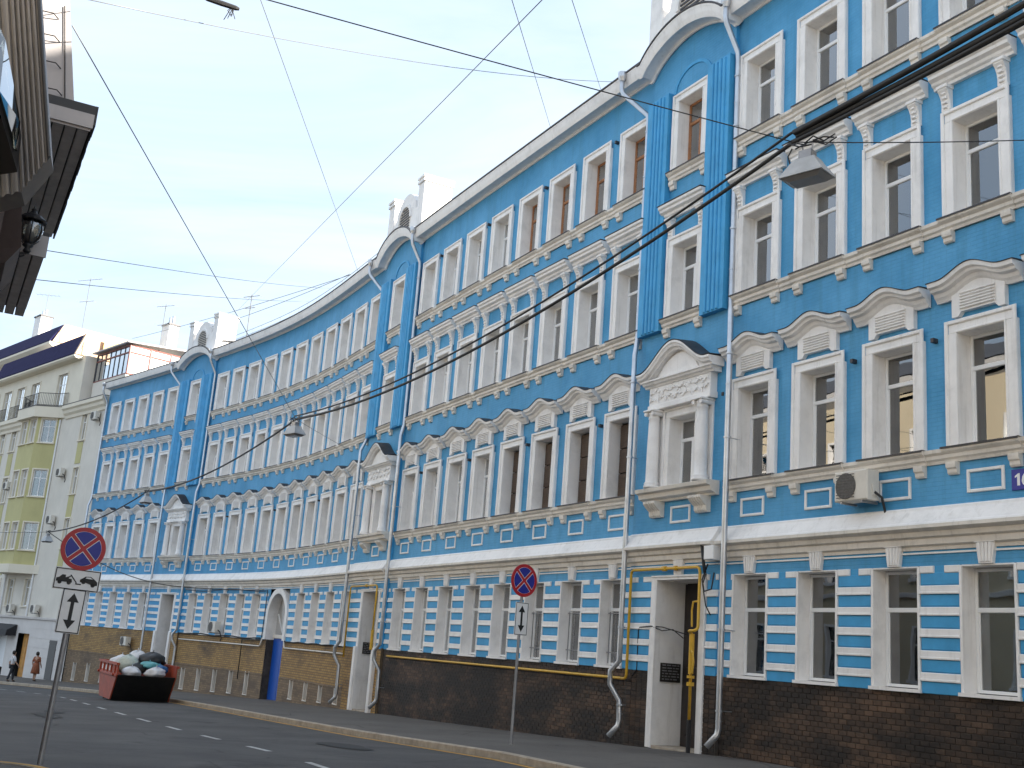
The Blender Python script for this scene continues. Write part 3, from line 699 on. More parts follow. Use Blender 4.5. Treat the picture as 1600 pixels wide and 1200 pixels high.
for ri, r in enumerate(RIS):
    s0, s1, cu, c1 = r; cc = (s0+s1)/2; dw = .83; dc = c1-.06
    dh = (dc-dw, dc+dw, -9, 2.05)
    hs = [dh] + [(c1-.6, c1+.6, FL[2][0]-.02, FL[2][0]+1.93)] + [(cu-.6, cu+.6, FL[f][0]-.02, FL[f][0]+FL[f][1]+.1) for f in (3, 4)]
    az = arch_z(r)
    make('risalit_wall', grid(srange(s0, s1, .15), [-.02, 8, 14.9, 15.2], hs, RO, top=az), 'blue', house)
    rw = MB()
    for s_ in (s0, s1): rw.quad(P(s_, RO, -.02), P(s_, -.4, -.02), P(s_, -.4, 15.4), P(s_, RO, 15.4))
    make('risalit_return', rw, 'bluep', house)
    for a_, b_ in ((s0, dh[0]), (dh[1], s1)): make('plinth', grid(srange(a_, b_, .3), [-4.6, PT], [], RO-.0, bot=lambda s: zg(s)-.12), 'mortar' if ri == 0 else 'tan', house)
    for s_ in (s0, s1): make('plinth_return', MB().quad(P(s_, RO, zg(s_)-.1), P(s_, -.3, zg(s_)-.1), P(s_, -.3, -.02), P(s_, RO, -.02)), 'mortar' if ri == 0 else 'tan', house)
    # arched eaves
    dz = lambda s: az(s) - 15.52
    make('eaves_cornice', sweep(EAVE[:-1]+[(-.3, 15.84)], s0-.12, s1+.12, dz=lambda s: az(min(max(s, s0), s1))-15.52, do=RO+.03, step=.12), 'white', house)
    make('gutter', sweep(GUT, s0-.14, s1+.14, dz=lambda s: az(min(max(s, s0), s1))-15.52, do=RO+.03, step=.12), 'flash', house)
    # fluted pilaster strips either side of the upper windows
    for a, b in ((s0+.0, cu-.80), (cu+.80, s1)):
        L = b-a; zt = 14.55
        m = MB(); m.box(-L/2, L/2, -.17, .02, 8.08, zt)
        n = 4; x0 = -.22
        fl = make('pilaster', m, 'bluep', house, P((a+b)/2, RO, 0), RZ((a+b)/2))
        for k in range(n):
            x = x0+k*.15; make('flute', MB().bbox(x-.05, x+.05, -.205, -.165, 8.10, zt-.02-.03*(k % 2), .02), 'bluep', fl, (0, 0, 0), rel=True)
    # blind arch over the top window
    m = MB(); R_ = .78
    m.prism([(R_*math.cos(t), 14.5+.62*math.sin(t)) for t in np.linspace(0, PI, 25)] + [((R_-.1)*math.cos(t), 14.5+.54*math.sin(t)) for t in np.linspace(PI, 0, 25)], -.03, .01)
    make('blind_arch', m, 'bluep', house, P(cu, RO, 0), RZ(cu))
    window(cu, 4, RO, style='wood' if ri == 0 else None, mull=True); window(cu, 3, RO, style='curtain' if ri == 0 else None, mull=True)
    # columned window
    c = c1; z2 = FL[2][0]; h = 1.86
    w = shared('window', 'ion', k_surround(1.70), 'white', house, P(c, RO, z2), RZ(c), rel=False)
    shared('frame', 'ion', k_frame(1.70, mullion=True), 'pvc', w); shared('pane', 'ion0', k_pane(1.70), 'glass', w); shared('pane', 'ion1', k_pane(1.70, upper=True), 'glass', w)
    for x in (-.92, .92):
        shared('column', 0, column, 'white', w, (x, -.2, .02)); shared('capital', 0, capital, 'white', w, (x, -.2, .02))
        shared('bracket', 'big', bigbracket, 'cream', w, (x*.93, 0, 0))
    shared('column_backing', 0, lambda: MB().bbox(.74, 1.1, -.045, .01, 0, 1.93, .01), 'white', w); shared('column_backing', 1, lambda: MB().bbox(-1.1, -.74, -.045, .01, 0, 1.93, .01), 'white', w)
    shared('frieze', 0, frieze, 'white', w); shared('pediment', 0, pediment, 'white', w); shared('pediment_base', 0, ped_base, 'white', w); shared('pediment_field', 0, ped_field, 'white', w)
    shared('sill', 'ion', ionsill, 'cream', w); shared('apron_panel', 0, k_apron, 'white', w)
    def pf():
        m = MB()
        def pz(x): return .62*(.5+.5*math.cos(PI*min(1, abs(x)/1.4*1.12)))**.9
        m.loft([[(x, -.485, 2.845+pz(x)), (x, 0.02, 2.90+pz(x)), (x, .02, 2.888+pz(x)), (x, -.478, 2.83+pz(x))] for x in np.linspace(-1.42, 1.42, 29)]); return m
    shared('pediment_flashing', 0, pf, 'flash', w)
    # doorway
    zb = zg(dc)-.02
    m = MB()
    for sx in (-1, 1):
        x = (dw, dw+.17) if sx > 0 else (-dw-.17, -dw); m.bbox(x[0], x[1], -.06, .01, zb, 2.05, .012)
        xj = (dw-.03, dw) if sx > 0 else (-dw, -dw+.03); m.box(xj[0], xj[1], -.05, .85, zb, 2.05)
    m.bbox(-dw-.17, dw+.17, -.075, .01, 2.05, 2.10, .012); m.box(-dw+.03, dw-.03, -.05, .85, 2.0, 2.05)
    if ri: m.bbox(dw+.0, dw+.24, -.13, .0, zb, -.02, .02).bbox(-dw-.24, -dw, -.13, 0, zb, -.02, .02)
    dr = make('doorway', m, 'white', house, P(dc, RO, 0), RZ(dc))
    dd = make('door', MB().bbox(-dw+.03, -.01, .78, .84, zb+.05, 1.98, .01).bbox(.01, dw-.03, .78, .84, zb+.05, 1.98, .01).bbox(-dw+.15, -.12, .76, .785, zb+.3, .1, .02).bbox(.12, dw-.15, .76, .785, zb+.3, .1, .02), 'door', dr, (0, 0, 0), rel=True)
    make('threshold', MB().bbox(-dw+.03, dw-.03, -.02, .9, zb-.05, zb+.06, .01), 'kerb', dr, (0, 0, 0), rel=True)
    key(dc, RO)
    make('frieze_line', sweep([(0, 2.295), (.03, 2.295), (.03, 2.325), (0, 2.33)], s0, s1, do=RO), 'white', house)
    for a, b in ((s0+.02, dc-dw-.19), (dc+dw+.19, s1-.02)):
        if b-a > .2: pier((a+b)/2, b-a, RO)
    # attic on the roof edge: two pedestals and a round-headed gable
    ac = cc; m = MB(); zb_ = 16.0; hw = 1.85
    m.prism([(-1.3, zb_), (1.3, zb_), (1.3, 17.0), (1.02, 17.1), (.95, 17.45)] + [(.78*math.cos(t), 17.45+.52*math.sin(t)) for t in np.linspace(.25, PI-.25, 13)] + [(-.95, 17.45), (-1.02, 17.1), (-1.3, 17.0)], -.2, .35)
    at = make('attic_gable', m, 'white', house, P(ac, 0, 0), RZ(ac))
    m = MB(); m.prism([(-.55, 16.3), (.55, 16.3)] + [(.55*math.cos(t), 16.85+.55*math.sin(t)) for t in np.linspace(0, PI, 15)], -.215, -.2)
    make('round_vent', m, 'cream', at, (0, 0, 0), rel=True)
    m = MB()
    for k in range(9): 
        zc = 16.36+k*.115; hwk = .5 if zc < 16.85 else math.sqrt(max(.01, .25-(zc-16.85)**2)); m.box(-hwk, hwk, -.245, -.212, zc, zc+.05)
    make('vent_louvre', m, 'flash', at, (0, 0, 0), rel=True)
    m = MB(); n_ = 16
    m.loft([[((.56+d)*math.cos(t), y, 16.85+(.56+d)*math.sin(t)) for d, y in ((0, -.2), (0, -.27), (.11, -.27), (.11, -.2))] for t in np.linspace(0, PI, n_)])
    make('vent_arch', m, 'white', at, (0, 0, 0), rel=True)
    for sx in (-1, 1):
        m = MB(); x = sx*(hw-.28)
        m.bbox(x-.28, x+.28, -.25, .95, zb_-.2, 17.95, .02); m.box(x-.33, x+.33, -.30, 1.0, 17.95, 18.05); m.box(x-.29, x+.29, -.26, .96, 18.05, 18.13); m.box(x-.34, x+.34, -.31, 1.01, 18.13, 18.22)
        make('attic_pedestal', m, 'white', house, P(ac, 0, 0), RZ(ac))
# brass plates and a wall lamp beside the doors
for ri, r in enumerate(RIS[:2]):
    dc = r[3]-.06; q = P(dc+.79, RO-.42, -.06)
    pl = thing('nameplate', ['dark metal nameplate screwed inside the doorway nearest the yellow gas riser', 'small dark nameplate on the white doorway between two bent downpipes'][ri], 'plaque', q, RZ(dc))
    make('plate_board', MB().bbox(0, .03, -.28, .28, -.21, .21, .004), 'plate', pl, (0, 0, 0), rel=True)
    lt = MB()
    r_ = random.Random(5+ri)
    for k in range(6):
        y = -.24
        while y < .2:
            l = r_.uniform(.04, .14); lt.box(.03, .033, y, min(.24, y+l), .15-k*.062, .175-k*.062); y += l+.03
    make('engraved_lines', lt, 'steel', pl, (0, 0, 0), rel=True)

# ---- arched carriage gate
m = MB(); zb = zg(ARCH_C)-.05; A = 1.12
outer = [(A+.28, -.03)] + [((A+.28)*math.cos(t), 1.0+(1.32)*math.sin(t)) for t in np.linspace(0, PI, 25)] + [(-A-.28, -.03)]
inner = [(-A, -.03)] + [(A*math.cos(t), 1.0+1.08*math.sin(t)) for t in np.linspace(PI, 0, 25)] + [(A, -.03)]
for i in range(len(outer)-1):
    o0, o1 = outer[i], outer[i+1]; i0, i1 = inner[len(inner)-1-i], inner[len(inner)-2-i]
    m.prism([o0, o1, i1, i0], -.10, .6)
ag = make('gateway', m, 'white', house, P(ARCH_C, 0, 0), RZ(ARCH_C))
make('gate_leaf', MB().bbox(-A, -.01, .35, .42, zb, .05, .01).bbox(.01, A, .35, .42, zb, .05, .01), 'bluedoor', ag, (0, 0, 0), rel=True)
for x0, x1 in ((A-.02, A), (-A, -A+.02)): make('gate_cheek', MB().box(x0, x1, .0, .6, zb, -.03), 'mortar', ag, (0, 0, 0), rel=True)
make('transom', MB().bbox(-A, A, .3, .45, .05, .22, .01), 'cream', ag, (0, 0, 0), rel=True)
fm = MB()
for t in np.linspace(0, PI, 7)[1:-1]: fm.prism([(.2*math.cos(t)-.03*math.sin(t), .22+.2*math.sin(t)), (.2*math.cos(t)+.03*math.sin(t), .22+.2*math.sin(t)), (1.12*math.cos(t)+.03*math.sin(t), .22+1.9*math.sin(t)), (1.12*math.cos(t)-.03*math.sin(t), .22+1.9*math.sin(t))], .36, .4)
make('fanlight_bars', fm, 'pvc', ag, (0, 0, 0), rel=True)
make('pane', MB().box(-A, A, .39, .395, .2, 2.1), 'glass', ag, (0, 0, 0), rel=True)
ck = MB(); ck.box(-A-.1, A+.1, .62, .64, zb, 2.2); make('gate_backing', ck, 'dark', ag, (0, 0, 0), rel=True)

# ---- downpipes
def downpipe(s, sl, bend=0., jog=False, zt=15.7, eo=.55, lowjog=True):
    zf = zg(s); m = MB(); m.smooth = True; w = .125; w2 = .34
    pts = [P(s+bend, eo, zt), P(s+bend, eo, zt-.35), P(s+bend*.94, eo-.03, zt-.5), P(s+.03*bend, w+.02, zt-1.15-.2*abs(bend)), P(s, w, zt-1.35-.2*abs(bend)), P(s, w, 12), P(s, w, 8.1), P(sl, w2, 7.6)]
    pts += [P(sl, w2, z) for z in (6, 4.5, 3, 1.5)]
    if jog: pts += [P(sl, w2, .12), P(sl+.2, w2+.1, -.12), P(sl+.2, w2+.1, -.42), P(sl+.04, .26, -.78)]; wl = .26
    else: wl = w2
    pts += [P(sl, wl, zf+.55), P(sl+.02, wl+.02, zf+.42), P(sl+.1, wl+.22, zf+.18)]
    m.tube(pts, .066, 10)
    d = make('downpipe', m, 'zinc', house)
    for z, q, ww in [(zf+.9, sl, wl), (.9, sl, w2), (5.0, sl, w2), (6.9, sl, w2), (10, s, w), (12.6, s, w), (13.9, s, w)]:
        make('pipe_clamp', MB().tube([P(q, ww, z-.02), P(q, ww, z+.02)], .082, 10).tube([P(q, ww, z), P(q, -.02, z)], .012, 5), 'zinc', d, (0, 0, 0), rel=True)
    for z, q, ww in [(zf+.7, sl, wl), (1.7, sl, w2), (3.9, sl, w2), (6.2, sl, w2), (9, s, w), (11, s, w), (13.2, s, w)]:
        make('pipe_joint', MB().tube([P(q, ww, z-.012), P(q, ww, z+.012)], .074, 10), 'zinc', d, (0, 0, 0), rel=True)
    m = MB(); m.tube([P(s+bend, eo, zt+.16), P(s+bend, eo, zt+.02), P(s+bend, eo, zt-.1)], [.13, .12, .07], 12); make('hopper', m, 'zinc', d, (0, 0, 0), rel=True)
downpipe(.02, -.25, 0, False); downpipe(3.68, 3.45, .75, True); downpipe(18.85, 18.5, 0, True); downpipe(22.75, 22.75, .75, True); downpipe(44.1, 43.9, 0, True); downpipe(48.5, 48.1, .75, False)
downpipe(-7.75, -8.1, 0, False); downpipe(S_END-.12, S_END-.3, 0, False)

# ---- yellow gas pipes
def pipe(pts, r, name, mt): 
    m = MB(); m.smooth = True; out_ = []
    pts = [Vector(p) for p in pts]
    for i, p in enumerate(pts):                         # rounded corners
        if 0 < i < len(pts)-1:
            a = (pts[i-1]-p); b = (pts[i+1]-p); k = min(.1, a.length*.4, b.length*.4)
            out_ += [p+a.normalized()*k, p+a.normalized()*k*.3+b.normalized()*k*.3, p+b.normalized()*k]
        else: out_.append(p)
    m.tube(out_, r, 9); return make(name, m, mt, house)
run = [P(s, .12, -.27) for s in srange(18.4, 3.95, .9)[::1]] if False else [P(s, .12, -.27) for s in np.linspace(18.3, 4.0, 18)]
gp = pipe(run + [P(3.28, .24, -.27), P(3.28, .24, 2.24), P(.66, .24, 2.24), P(.66, .24, .92), P(.66, .34, .86), P(.86, .34, .86), P(.86, .24, .80), P(.86, .24, -1.0)], .034, 'gas_pipe', 'gas')
for p, q, r in ((P(.86, .24, .80), P(.86, .24, -.05), .06), (P(.86, .24, -.22), P(.86, .24, -.3), .085), (P(.86, .24, -.08), P(.86, .24, -.14), .085), (P(1.9, .24, 2.24), P(2.02, .24, 2.24), .06), (P(1.5, .24, 2.24), P(1.58, .24, 2.24), .055)):
    make('gas_valve', MB().tube([p, q], r, 10), 'gas', gp, (0, 0, 0), rel=True)
for pts_ in ([P(.66, .25, 1.5), P(.78, .3, 1.48), P(.82, .3, 1.3), P(.8, .3, .95)], [P(.86, .25, .45), P(.70, .33, .4), P(.66, .33, .2), P(.7, .33, -.02), P(.86, .25, -.08)]): make('bypass_loop', MB().tube(pts_, .022, 7), 'gas', gp, (0, 0, 0), rel=True)
make('ground_sleeve', MB().tube([P(.86, .24, -1.0), P(.86, .24, zg(.86)-.02)], .05, 9), 'black', gp, (0, 0, 0), rel=True)
make('pipe_hanger', (lambda m: [m.tube([P(s, .12, -.27), P(s, -.01, -.27)], .014, 5) for s in (5, 7.5, 10, 12.5, 15, 17.5)] and m)(MB()), 'gas', gp, (0, 0, 0), rel=True)
g2 = pipe([P(22.4, .26, -.45), P(22.4, .26, 2.2), P(19.55, .26, 2.2), P(19.55, .26, .3)], .034, 'gas_pipe', 'gas')
for p, q in ((P(19.55, .26, .6), P(19.55, .26, -.1)), (P(20.6, .26, 2.2), P(20.75, .26, 2.2))): make('gas_valve', MB().tube([p, q], .057, 9), 'gas', g2, (0, 0, 0), rel=True)
pipe([P(s, .1, -.34) for s in np.linspace(22.9, 30.7, 8)] + [P(30.85, .1, .02)], .03, 'gas_pipe', 'cream')
pipe([P(33.7, .1, .02)] + [P(s, .1, -.36) for s in np.linspace(33.9, 44, 9)], .03, 'gas_pipe', 'cream')
# loose cables on the walls
def wcable(pts, r):
    m = MB(); m.smooth = True; m.tube(pts, r, 6); make('wall_cable', m, 'cable', house)
wcable([P(3.2, .14, -.2), P(3.03, .13, -.05), P(3.02, .14, .85), P(2.95, .15, .92), P(2.8, .16, .93), P(2.5, .18, .95), P(2.2, .05, .94), P(1.9, -.2, .85), P(1.7, -.3, .8)], .013)
wcable([P(2.4, .15, .93), P(2.2, .06, .86), P(2.0, -.1, .9), P(1.8, -.25, .72)], .012)
wcable([P(.45, .2, 2.3), P(.5, .3, 1.95), P(.42, .3, 1.7), P(.2, .28, 1.75), P(.15, .26, 2.1)], .018)
wcable([P(.5, .2, 2.1), P(.48, .3, 1.85), P(.35, .3, 1.4), P(.3, .2, 1.2)], .014)
wcable([P(.5, .34, 2.70), P(.47, .3, 2.3), P(.44, .28, 2.1)], .035)
make('junction_box', MB().bbox(-.16, .16, -.2, .0, -.15, .15, .015), 'pvc', house, P(.2, .2, 2.52), RZ(.2))
wcable([P(s, .1, 2.25-.06*math.sin((s-33)*.9)) for s in np.linspace(33.9, 44, 20)], .016); wcable([P(s, .09, -.02+.03*math.sin(s*1.7)) for s in np.linspace(34, 44, 16)], .03)
wcable([P(33.75, .1, 2.25), P(33.7, .12, 1.9), P(33.72, .12, .6), P(33.8, .1, -.1), P(36.2, .1, -.12), P(36.2, .09, -2.0)], .025)
wcable([P(30.9, .1, -.06)] + [P(s, .08, -.06-.02*math.sin(s*3)) for s in np.linspace(30.2, 23.2, 12)], .022)
# snow rail on the roof
rl = MB()
for s in srange(24, 43.5, 1.2): rl.tube([P(s, .1, 15.95), P(s, .1, 16.45)], .012, 5)
for z in (16.2, 16.45): rl.tube([P(s, .1, z) for s in srange(24, 43.5, 1.2)], .012, 5)
make('roof_railing', rl, 'thincable', house)
# small wall fixings (hooks) beside windows
fx = MB().box(-.035, .035, -.12, 0, -.04, .04).mesh('wall_hook'); fx.materials.append(M['flash'])
for i, c in enumerate((cA[0]+WA*.5, cA[1]-WA*.5, cA[2]-WA*.5, cC[0]-WA*.5+1.9, cC[2]+WA*.5, cC[4]+WA*.5, cC[6]+WA*.5, cD[2]+WA*.5, cD[5]+WA*.5, cD[8]+WA*.5)):
    for z in (6.1, 14.25): put('wall_hook', fx, None, house, P(c, 0, z), RZ(c))

# ------------------------------------------------------------------ the pale neighbour at the end of the street
M['pale'] = mat('pale_grey_render', (.68, .63, .55), .7, .06, .8, bump=.1, streak=.25)
M['olive'] = mat('olive_green_render', (.50, .455, .21), .7, .07, .8, bump=.1, streak=.2)
M['ivory'] = mat('ivory_render', (.74, .67, .54), .7, .05, .8, bump=.1)
M['navy'] = mat('navy_roof_tiles', (.022, .02, .07), .85, .15, 3, spec=.15)
M['tanpanel'] = mat('tan_roof_tiles', (.62, .42, .28), .6, .1, 6)
M['ochre'] = mat('yellow_render', (.66, .52, .16), .6, .06, 2)
M['stone'] = mat('white_stone_cladding', (.62, .58, .55), .6, .06, 1.5, bump=.15)
M['redframe'] = mat('red_brown_frame', (.24, .07, .055), .45, .1, 5)
M['awning'] = mat('black_awning_cloth', (.015, .015, .018), .7, .2, 5)
M['shopglow'] = mat('shop_door_orange_light', (.52, .25, .06), .5, .3, 3)  # orange shop light put into the door's base colour
M['lightroof'] = mat('light_grey_roof', (.42, .42, .44), .5, .1, 2)
NB0, NB1 = 59.4, 96
nb = thing('neighbour_house', 'pale and olive house with navy mansard roof adjoining the blue house', 'building', P(68, 0, zg(68)))
def wall_rect(name, s0, s1, z0, z1, mt, o=0., holes=(), par=nb, step=2): return make(name, grid(srange(s0, s1, step), [z0, z1], list(holes), o, bot=None), mt, par)
hN = []; wn = []                                        # (centre s, half width, z0, z1, o)
for z0, z1 in ((12.35, 14.2), (8.6, 10.4), (4.9, 6.9)): wn.append((62.9, .45, z0, z1))
for c in (74.0, 76.2, 78.6, 80.8, 83.2, 85.6):
    for z0, z1 in ((12.6, 14.3), (8.6, 10.5), (4.7, 6.7), (.9, 2.8)): wn.append((c, .55, z0, z1))
wn += [(68.0, .55, .95, 2.8), (71.2, .55, .95, 2.8)]
for c in (73.4, 76.4, 79.2, 82.0): wn.append((c, .8, 15.3, 17.7))
wn.append((68.2, .85, 15.3, 17.75))
hN = [(c-h, c+h, a, b) for c, h, a, b in wn]
wall_rect('wall', NB0, 67.2, 0.2, 14.3, 'pale', 0, hN); wall_rect('wall', 67.2, NB1, .2, 14.3, 'pale', 0, hN)
wall_rect('upper_wall', 64.6, NB1, 14.9, 18.7, 'ivory', 0, hN); wall_rect('ground_floor', NB0, NB1, -5, .2, 'stone', .06, [(66.0, 68.0, -5, -.9), (70, 72.4, -5, -.9)])
ee = MB(); ee.quad(P(64.6, 0, 14.9), P(64.6, -7, 14.9), P(64.6, -7, 18.7), P(64.6, 0, 18.7)); make('upper_side_wall', ee, 'pale', nb)
ee = MB(); ee.quad(P(NB0, 0, -5), P(NB0, -9, -5), P(NB0, -9, 15), P(NB0, 0, 15)); ee.quad(P(NB1, 0, -5), P(NB1, -9, -5), P(NB1, -9, 18.7), P(NB1, 0, 18.7)); make('side_wall', ee, 'pale', nb)
make('terrace', sweep([(.0, 15.0), (-9, 15.0)], NB0, NB1, closed=False, step=3), 'lightroof', nb)
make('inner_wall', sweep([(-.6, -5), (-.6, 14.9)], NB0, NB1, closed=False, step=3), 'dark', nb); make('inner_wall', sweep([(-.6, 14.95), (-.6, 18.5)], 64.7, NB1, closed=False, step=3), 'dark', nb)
NC = [(0, 14.15), (.1, 14.15), (.14, 14.35), (.28, 14.5), (.32, 14.7), (.45, 14.8), (.45, 15.05), (0, 15.08)]
make('cornice', sweep(NC, NB0, 66.3), 'ivory', nb); make('cornice', sweep(NC, 72.9, NB1), 'ivory', nb)
make('parapet_flashing', sweep([(.0, 15.085), (.47, 15.06), (.47, 15.1), (0, 15.13)], NB0, 66.3), 'flash', nb)
make('ground_cornice', sweep([(.06, .05), (.2, .1), (.22, .22), (.06, .26)], NB0, NB1), 'stone', nb)
for s in srange(NB0, 80, 1.0): pass
for k in range(6): make('stone_course', sweep([(.06, -3.6+k*.62), (.085, -3.6+k*.62), (.085, -3.02+k*.62), (.06, -3.02+k*.62)], NB0, 65.9), 'stone', nb)
def nwindow(c, hw, z0, z1, o=0., par=nb, rz=None, loc=None, mt='pvc'):
    h = z1-z0; m = MB()
    for a, b in ((-hw-.1, -hw), (hw, hw+.1)): m.bbox(a, b, -.05, .2, -.02, h+.1, .01)
    m.bbox(-hw, hw, -.05, .2, h, h+.1, .01); m.bbox(-hw-.15, hw+.15, -.12, .15, -.1, -.02, .01)
    w = make('window', m, 'ivory', par, loc if loc else P(c, o, z0), RZ(c) if rz is None else rz)
    f = MB()
    for a, b in ((-hw, -hw+.06), (hw-.06, hw), (-.03, .03)): f.box(a, b, .12, .17, 0, h)
    f.box(-hw+.06, hw-.06, .125, .165, 0, .06); f.box(-hw+.06, hw-.06, .125, .165, h-.06, h); f.box(-hw+.06, hw-.06, .125, .165, h*.68, h*.68+.05)
    make('frame', f, mt, w, (0, 0, 0), rel=True); make('pane', MB().box(-hw, hw, .14, .146, 0, h), 'glass', w, (0, 0, 0), rel=True)
    if rnd.random() < .5: make('curtain', MB().box(-hw, hw, .3, .31, 0, h), 'curtain', w, (0, 0, 0), rel=True)
for c, h, a, b in wn: nwindow(c, h, a, b)
for z0, z1 in ((10.7, 12.2), (7.0, 8.5), (3.2, 4.8)): make('green_strip', sweep([(.0, z0), (.03, z0), (.03, z1), (0, z1)], 62.5, 63.4), 'olive', nb)
for c in (74.0, 76.2, 78.6, 80.8):
    for z0, z1 in ((10.7, 12.4), (6.9, 8.4), (3.1, 4.5)): make('green_strip', sweep([(.0, z0), (.03, z0), (.03, z1), (0, z1)], c-.5, c+.5), 'olive', nb)
# projecting bay
bayp = [(67.2, 0), (68.5, 1.15), (71.6, 1.15), (72.6, 0)]
for (a, oa), (b, ob) in zip(bayp, bayp[1:]):
    A_, B_ = P(a, oa), P(b, ob); L = (B_-A_).length; dv = (A_-B_).normalized(); rz = math.atan2(dv.y, dv.x); mid = (A_+B_)/2
    hw = min(.55, L*.3)
    xs = [0.] if L < 2.2 else [-.85, .85]
    m = MB()
    cuts = sorted([-L/2, L/2] + [x+sx*hw for x in xs for sx in (-1, 1)])
    zc = [3.75, 4.8, 6.7, 8.6, 10.5, 12.5, 14.2, 14.3]
    for i in range(len(cuts)-1):
        for j in range(len(zc)-1):
            xm = (cuts[i]+cuts[i+1])/2
            if any(abs(xm-x) < hw for x in xs) and j in (1, 3, 5): continue
            m.quad((cuts[i], 0, zc[j]), (cuts[i+1], 0, zc[j]), (cuts[i+1], 0, zc[j+1]), (cuts[i], 0, zc[j+1]))
    make('bay_wall', m, 'olive', nb, mid, rz)
    for x in xs:
        for j in (1, 3, 5):
            wp = mid + dv*x; nwindow(0, hw, zc[j], zc[j+1], rz=rz, loc=Vector((wp.x, wp.y, zc[j])))
def bay_slab(name, z0, z1, grow, mt):
    m = MB(); pts = [P(66.2, -.1), P(67.0, grow*.6), P(68.4, 1.15+grow), P(71.7, 1.15+grow), P(72.8, grow*.6), P(73.2, -.1)]
    n = len(pts); m.v = [(p.x, p.y, z0) for p in pts] + [(p.x, p.y, z1) for p in pts]; m.f = [tuple(range(n)), tuple(range(2*n-1, n-1, -1))] + [(i, (i+1) % n, n+(i+1) % n, n+i) for i in range(n)]
    return make(name, m, mt, nb)
bay_slab('bay_base', 3.15, 3.75, .25, 'ivory'); bay_slab('bay_cornice', 14.3, 15.08, .4, 'ivory'); bay_slab('bay_flashing', 15.085, 15.14, .43, 'flash')
make('bay_inner', MB().box(0, 0.01, 0, .01, 0, .01), 'dark', nb, P(69, .2, 5))
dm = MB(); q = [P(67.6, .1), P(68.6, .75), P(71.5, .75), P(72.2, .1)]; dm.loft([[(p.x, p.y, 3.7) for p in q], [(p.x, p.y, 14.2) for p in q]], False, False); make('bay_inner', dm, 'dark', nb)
# balcony rail on the bay
rp = [P(66.4, .1, 15.1), P(67.3, .35, 15.1), P(68.5, 1.35, 15.1), P(71.5, 1.35, 15.1), P(72.7, .3, 15.1)]
rm = MB()
for a, b in zip(rp, rp[1:]):
    for zz_ in (.12, 1.0): rm.tube([a+Vector((0, 0, zz_)), b+Vector((0, 0, zz_))], .025, 5)
    n = int((b-a).length/.13)
    for k in range(n): q = a.lerp(b, k/n); rm.tube([q+Vector((0, 0, .1)), q+Vector((0, 0, 1.0))], .012, 4)
make('balcony_railing', rm, 'black', nb)
for c in (73.4, 76.4, 79.2, 82.0):
    rm = MB()
    for zz_ in (15.2, 16.15): rm.tube([P(c-1, .3, zz_), P(c+1, .3, zz_)], .025, 5)
    for k in range(15): rm.tube([P(c-1+k*.143, .3, 15.2), P(c-1+k*.143, .3, 16.15)], .012, 4)
    make('balcony_railing', rm, 'black', nb)
for s in (67.35, 72.55): make('drain_pipe', MB().tube([P(s-.2, .08, .3), P(s-.2, .08, 14.2)], .06, 8), 'pvc', nb)
# mansards
make('mansard_roof', sweep([(.55, 18.75), (.6, 18.85), (.05, 20.35), (-.6, 20.4), (-.6, 18.75)], 65.4, 81.5, closed=True), 'navy', nb)
make('mansard_soffit', sweep([(0, 18.45), (.5, 18.5), (.62, 18.62), (.62, 18.74), (0, 18.745)], 65.2, 82), 'ivory', nb)
m = MB(); m.loft([[P(65.36, .62, 18.75), P(65.36, .05, 20.42), P(65.36, -6.5, 20.42), P(65.36, -6.5, 18.75)], [P(65.1, .62, 18.75), P(65.1, .05, 20.36), P(65.1, -6.5, 20.36), P(65.1, -6.5, 18.75)]]); make('mansard_end', m, 'tanpanel', nb)
make('roof_deck', sweep([(-.6, 20.3), (-8, 20.3)], 65.4, NB1, closed=False, step=3), 'lightroof', nb)
m = MB(); m.quad(P(64.8, -1.2, 18.7), P(64.8, -5.5, 18.7), P(64.8, -5.5, 20.0), P(64.8, -1.2, 20.2)); make('yellow_gable', m, 'ochre', nb)
make('upper_mansard', sweep([(-1.4, 21.9), (-1.35, 22.0), (-2.2, 23.5), (-2.4, 23.5), (-2.4, 21.9)], 76.2, 93), 'navy', nb)
make('upper_soffit', sweep([(-2.3, 21.4), (-1.6, 21.5), (-1.3, 21.7), (-1.3, 21.88), (-2.3, 21.89)], 76.0, 93), 'ivory', nb)
make('upper_storey', sweep([(-2.4, 20.3), (-2.4, 21.5)], 76.2, 93, closed=False, step=3), 'ivory', nb)
m = MB(); m.loft([[P(76.1, -1.5, 21.9), P(76.3, -2.3, 23.6), P(76.3, -8.5, 23.6), P(76.1, -8.5, 21.9)], [P(75.9, -1.5, 21.9), P(76.1, -2.3, 23.55), P(76.1, -8.5, 23.55), P(75.9, -8.5, 21.9)]]); make('mansard_end', m, 'tanpanel', nb)
m = MB(); m.quad(P(76.2, -2.4, 20.3), P(76.2, -8.5, 20.3), P(76.2, -8.5, 21.9), P(76.2, -2.4, 21.9)); make('upper_side_wall', m, 'ivory', nb)
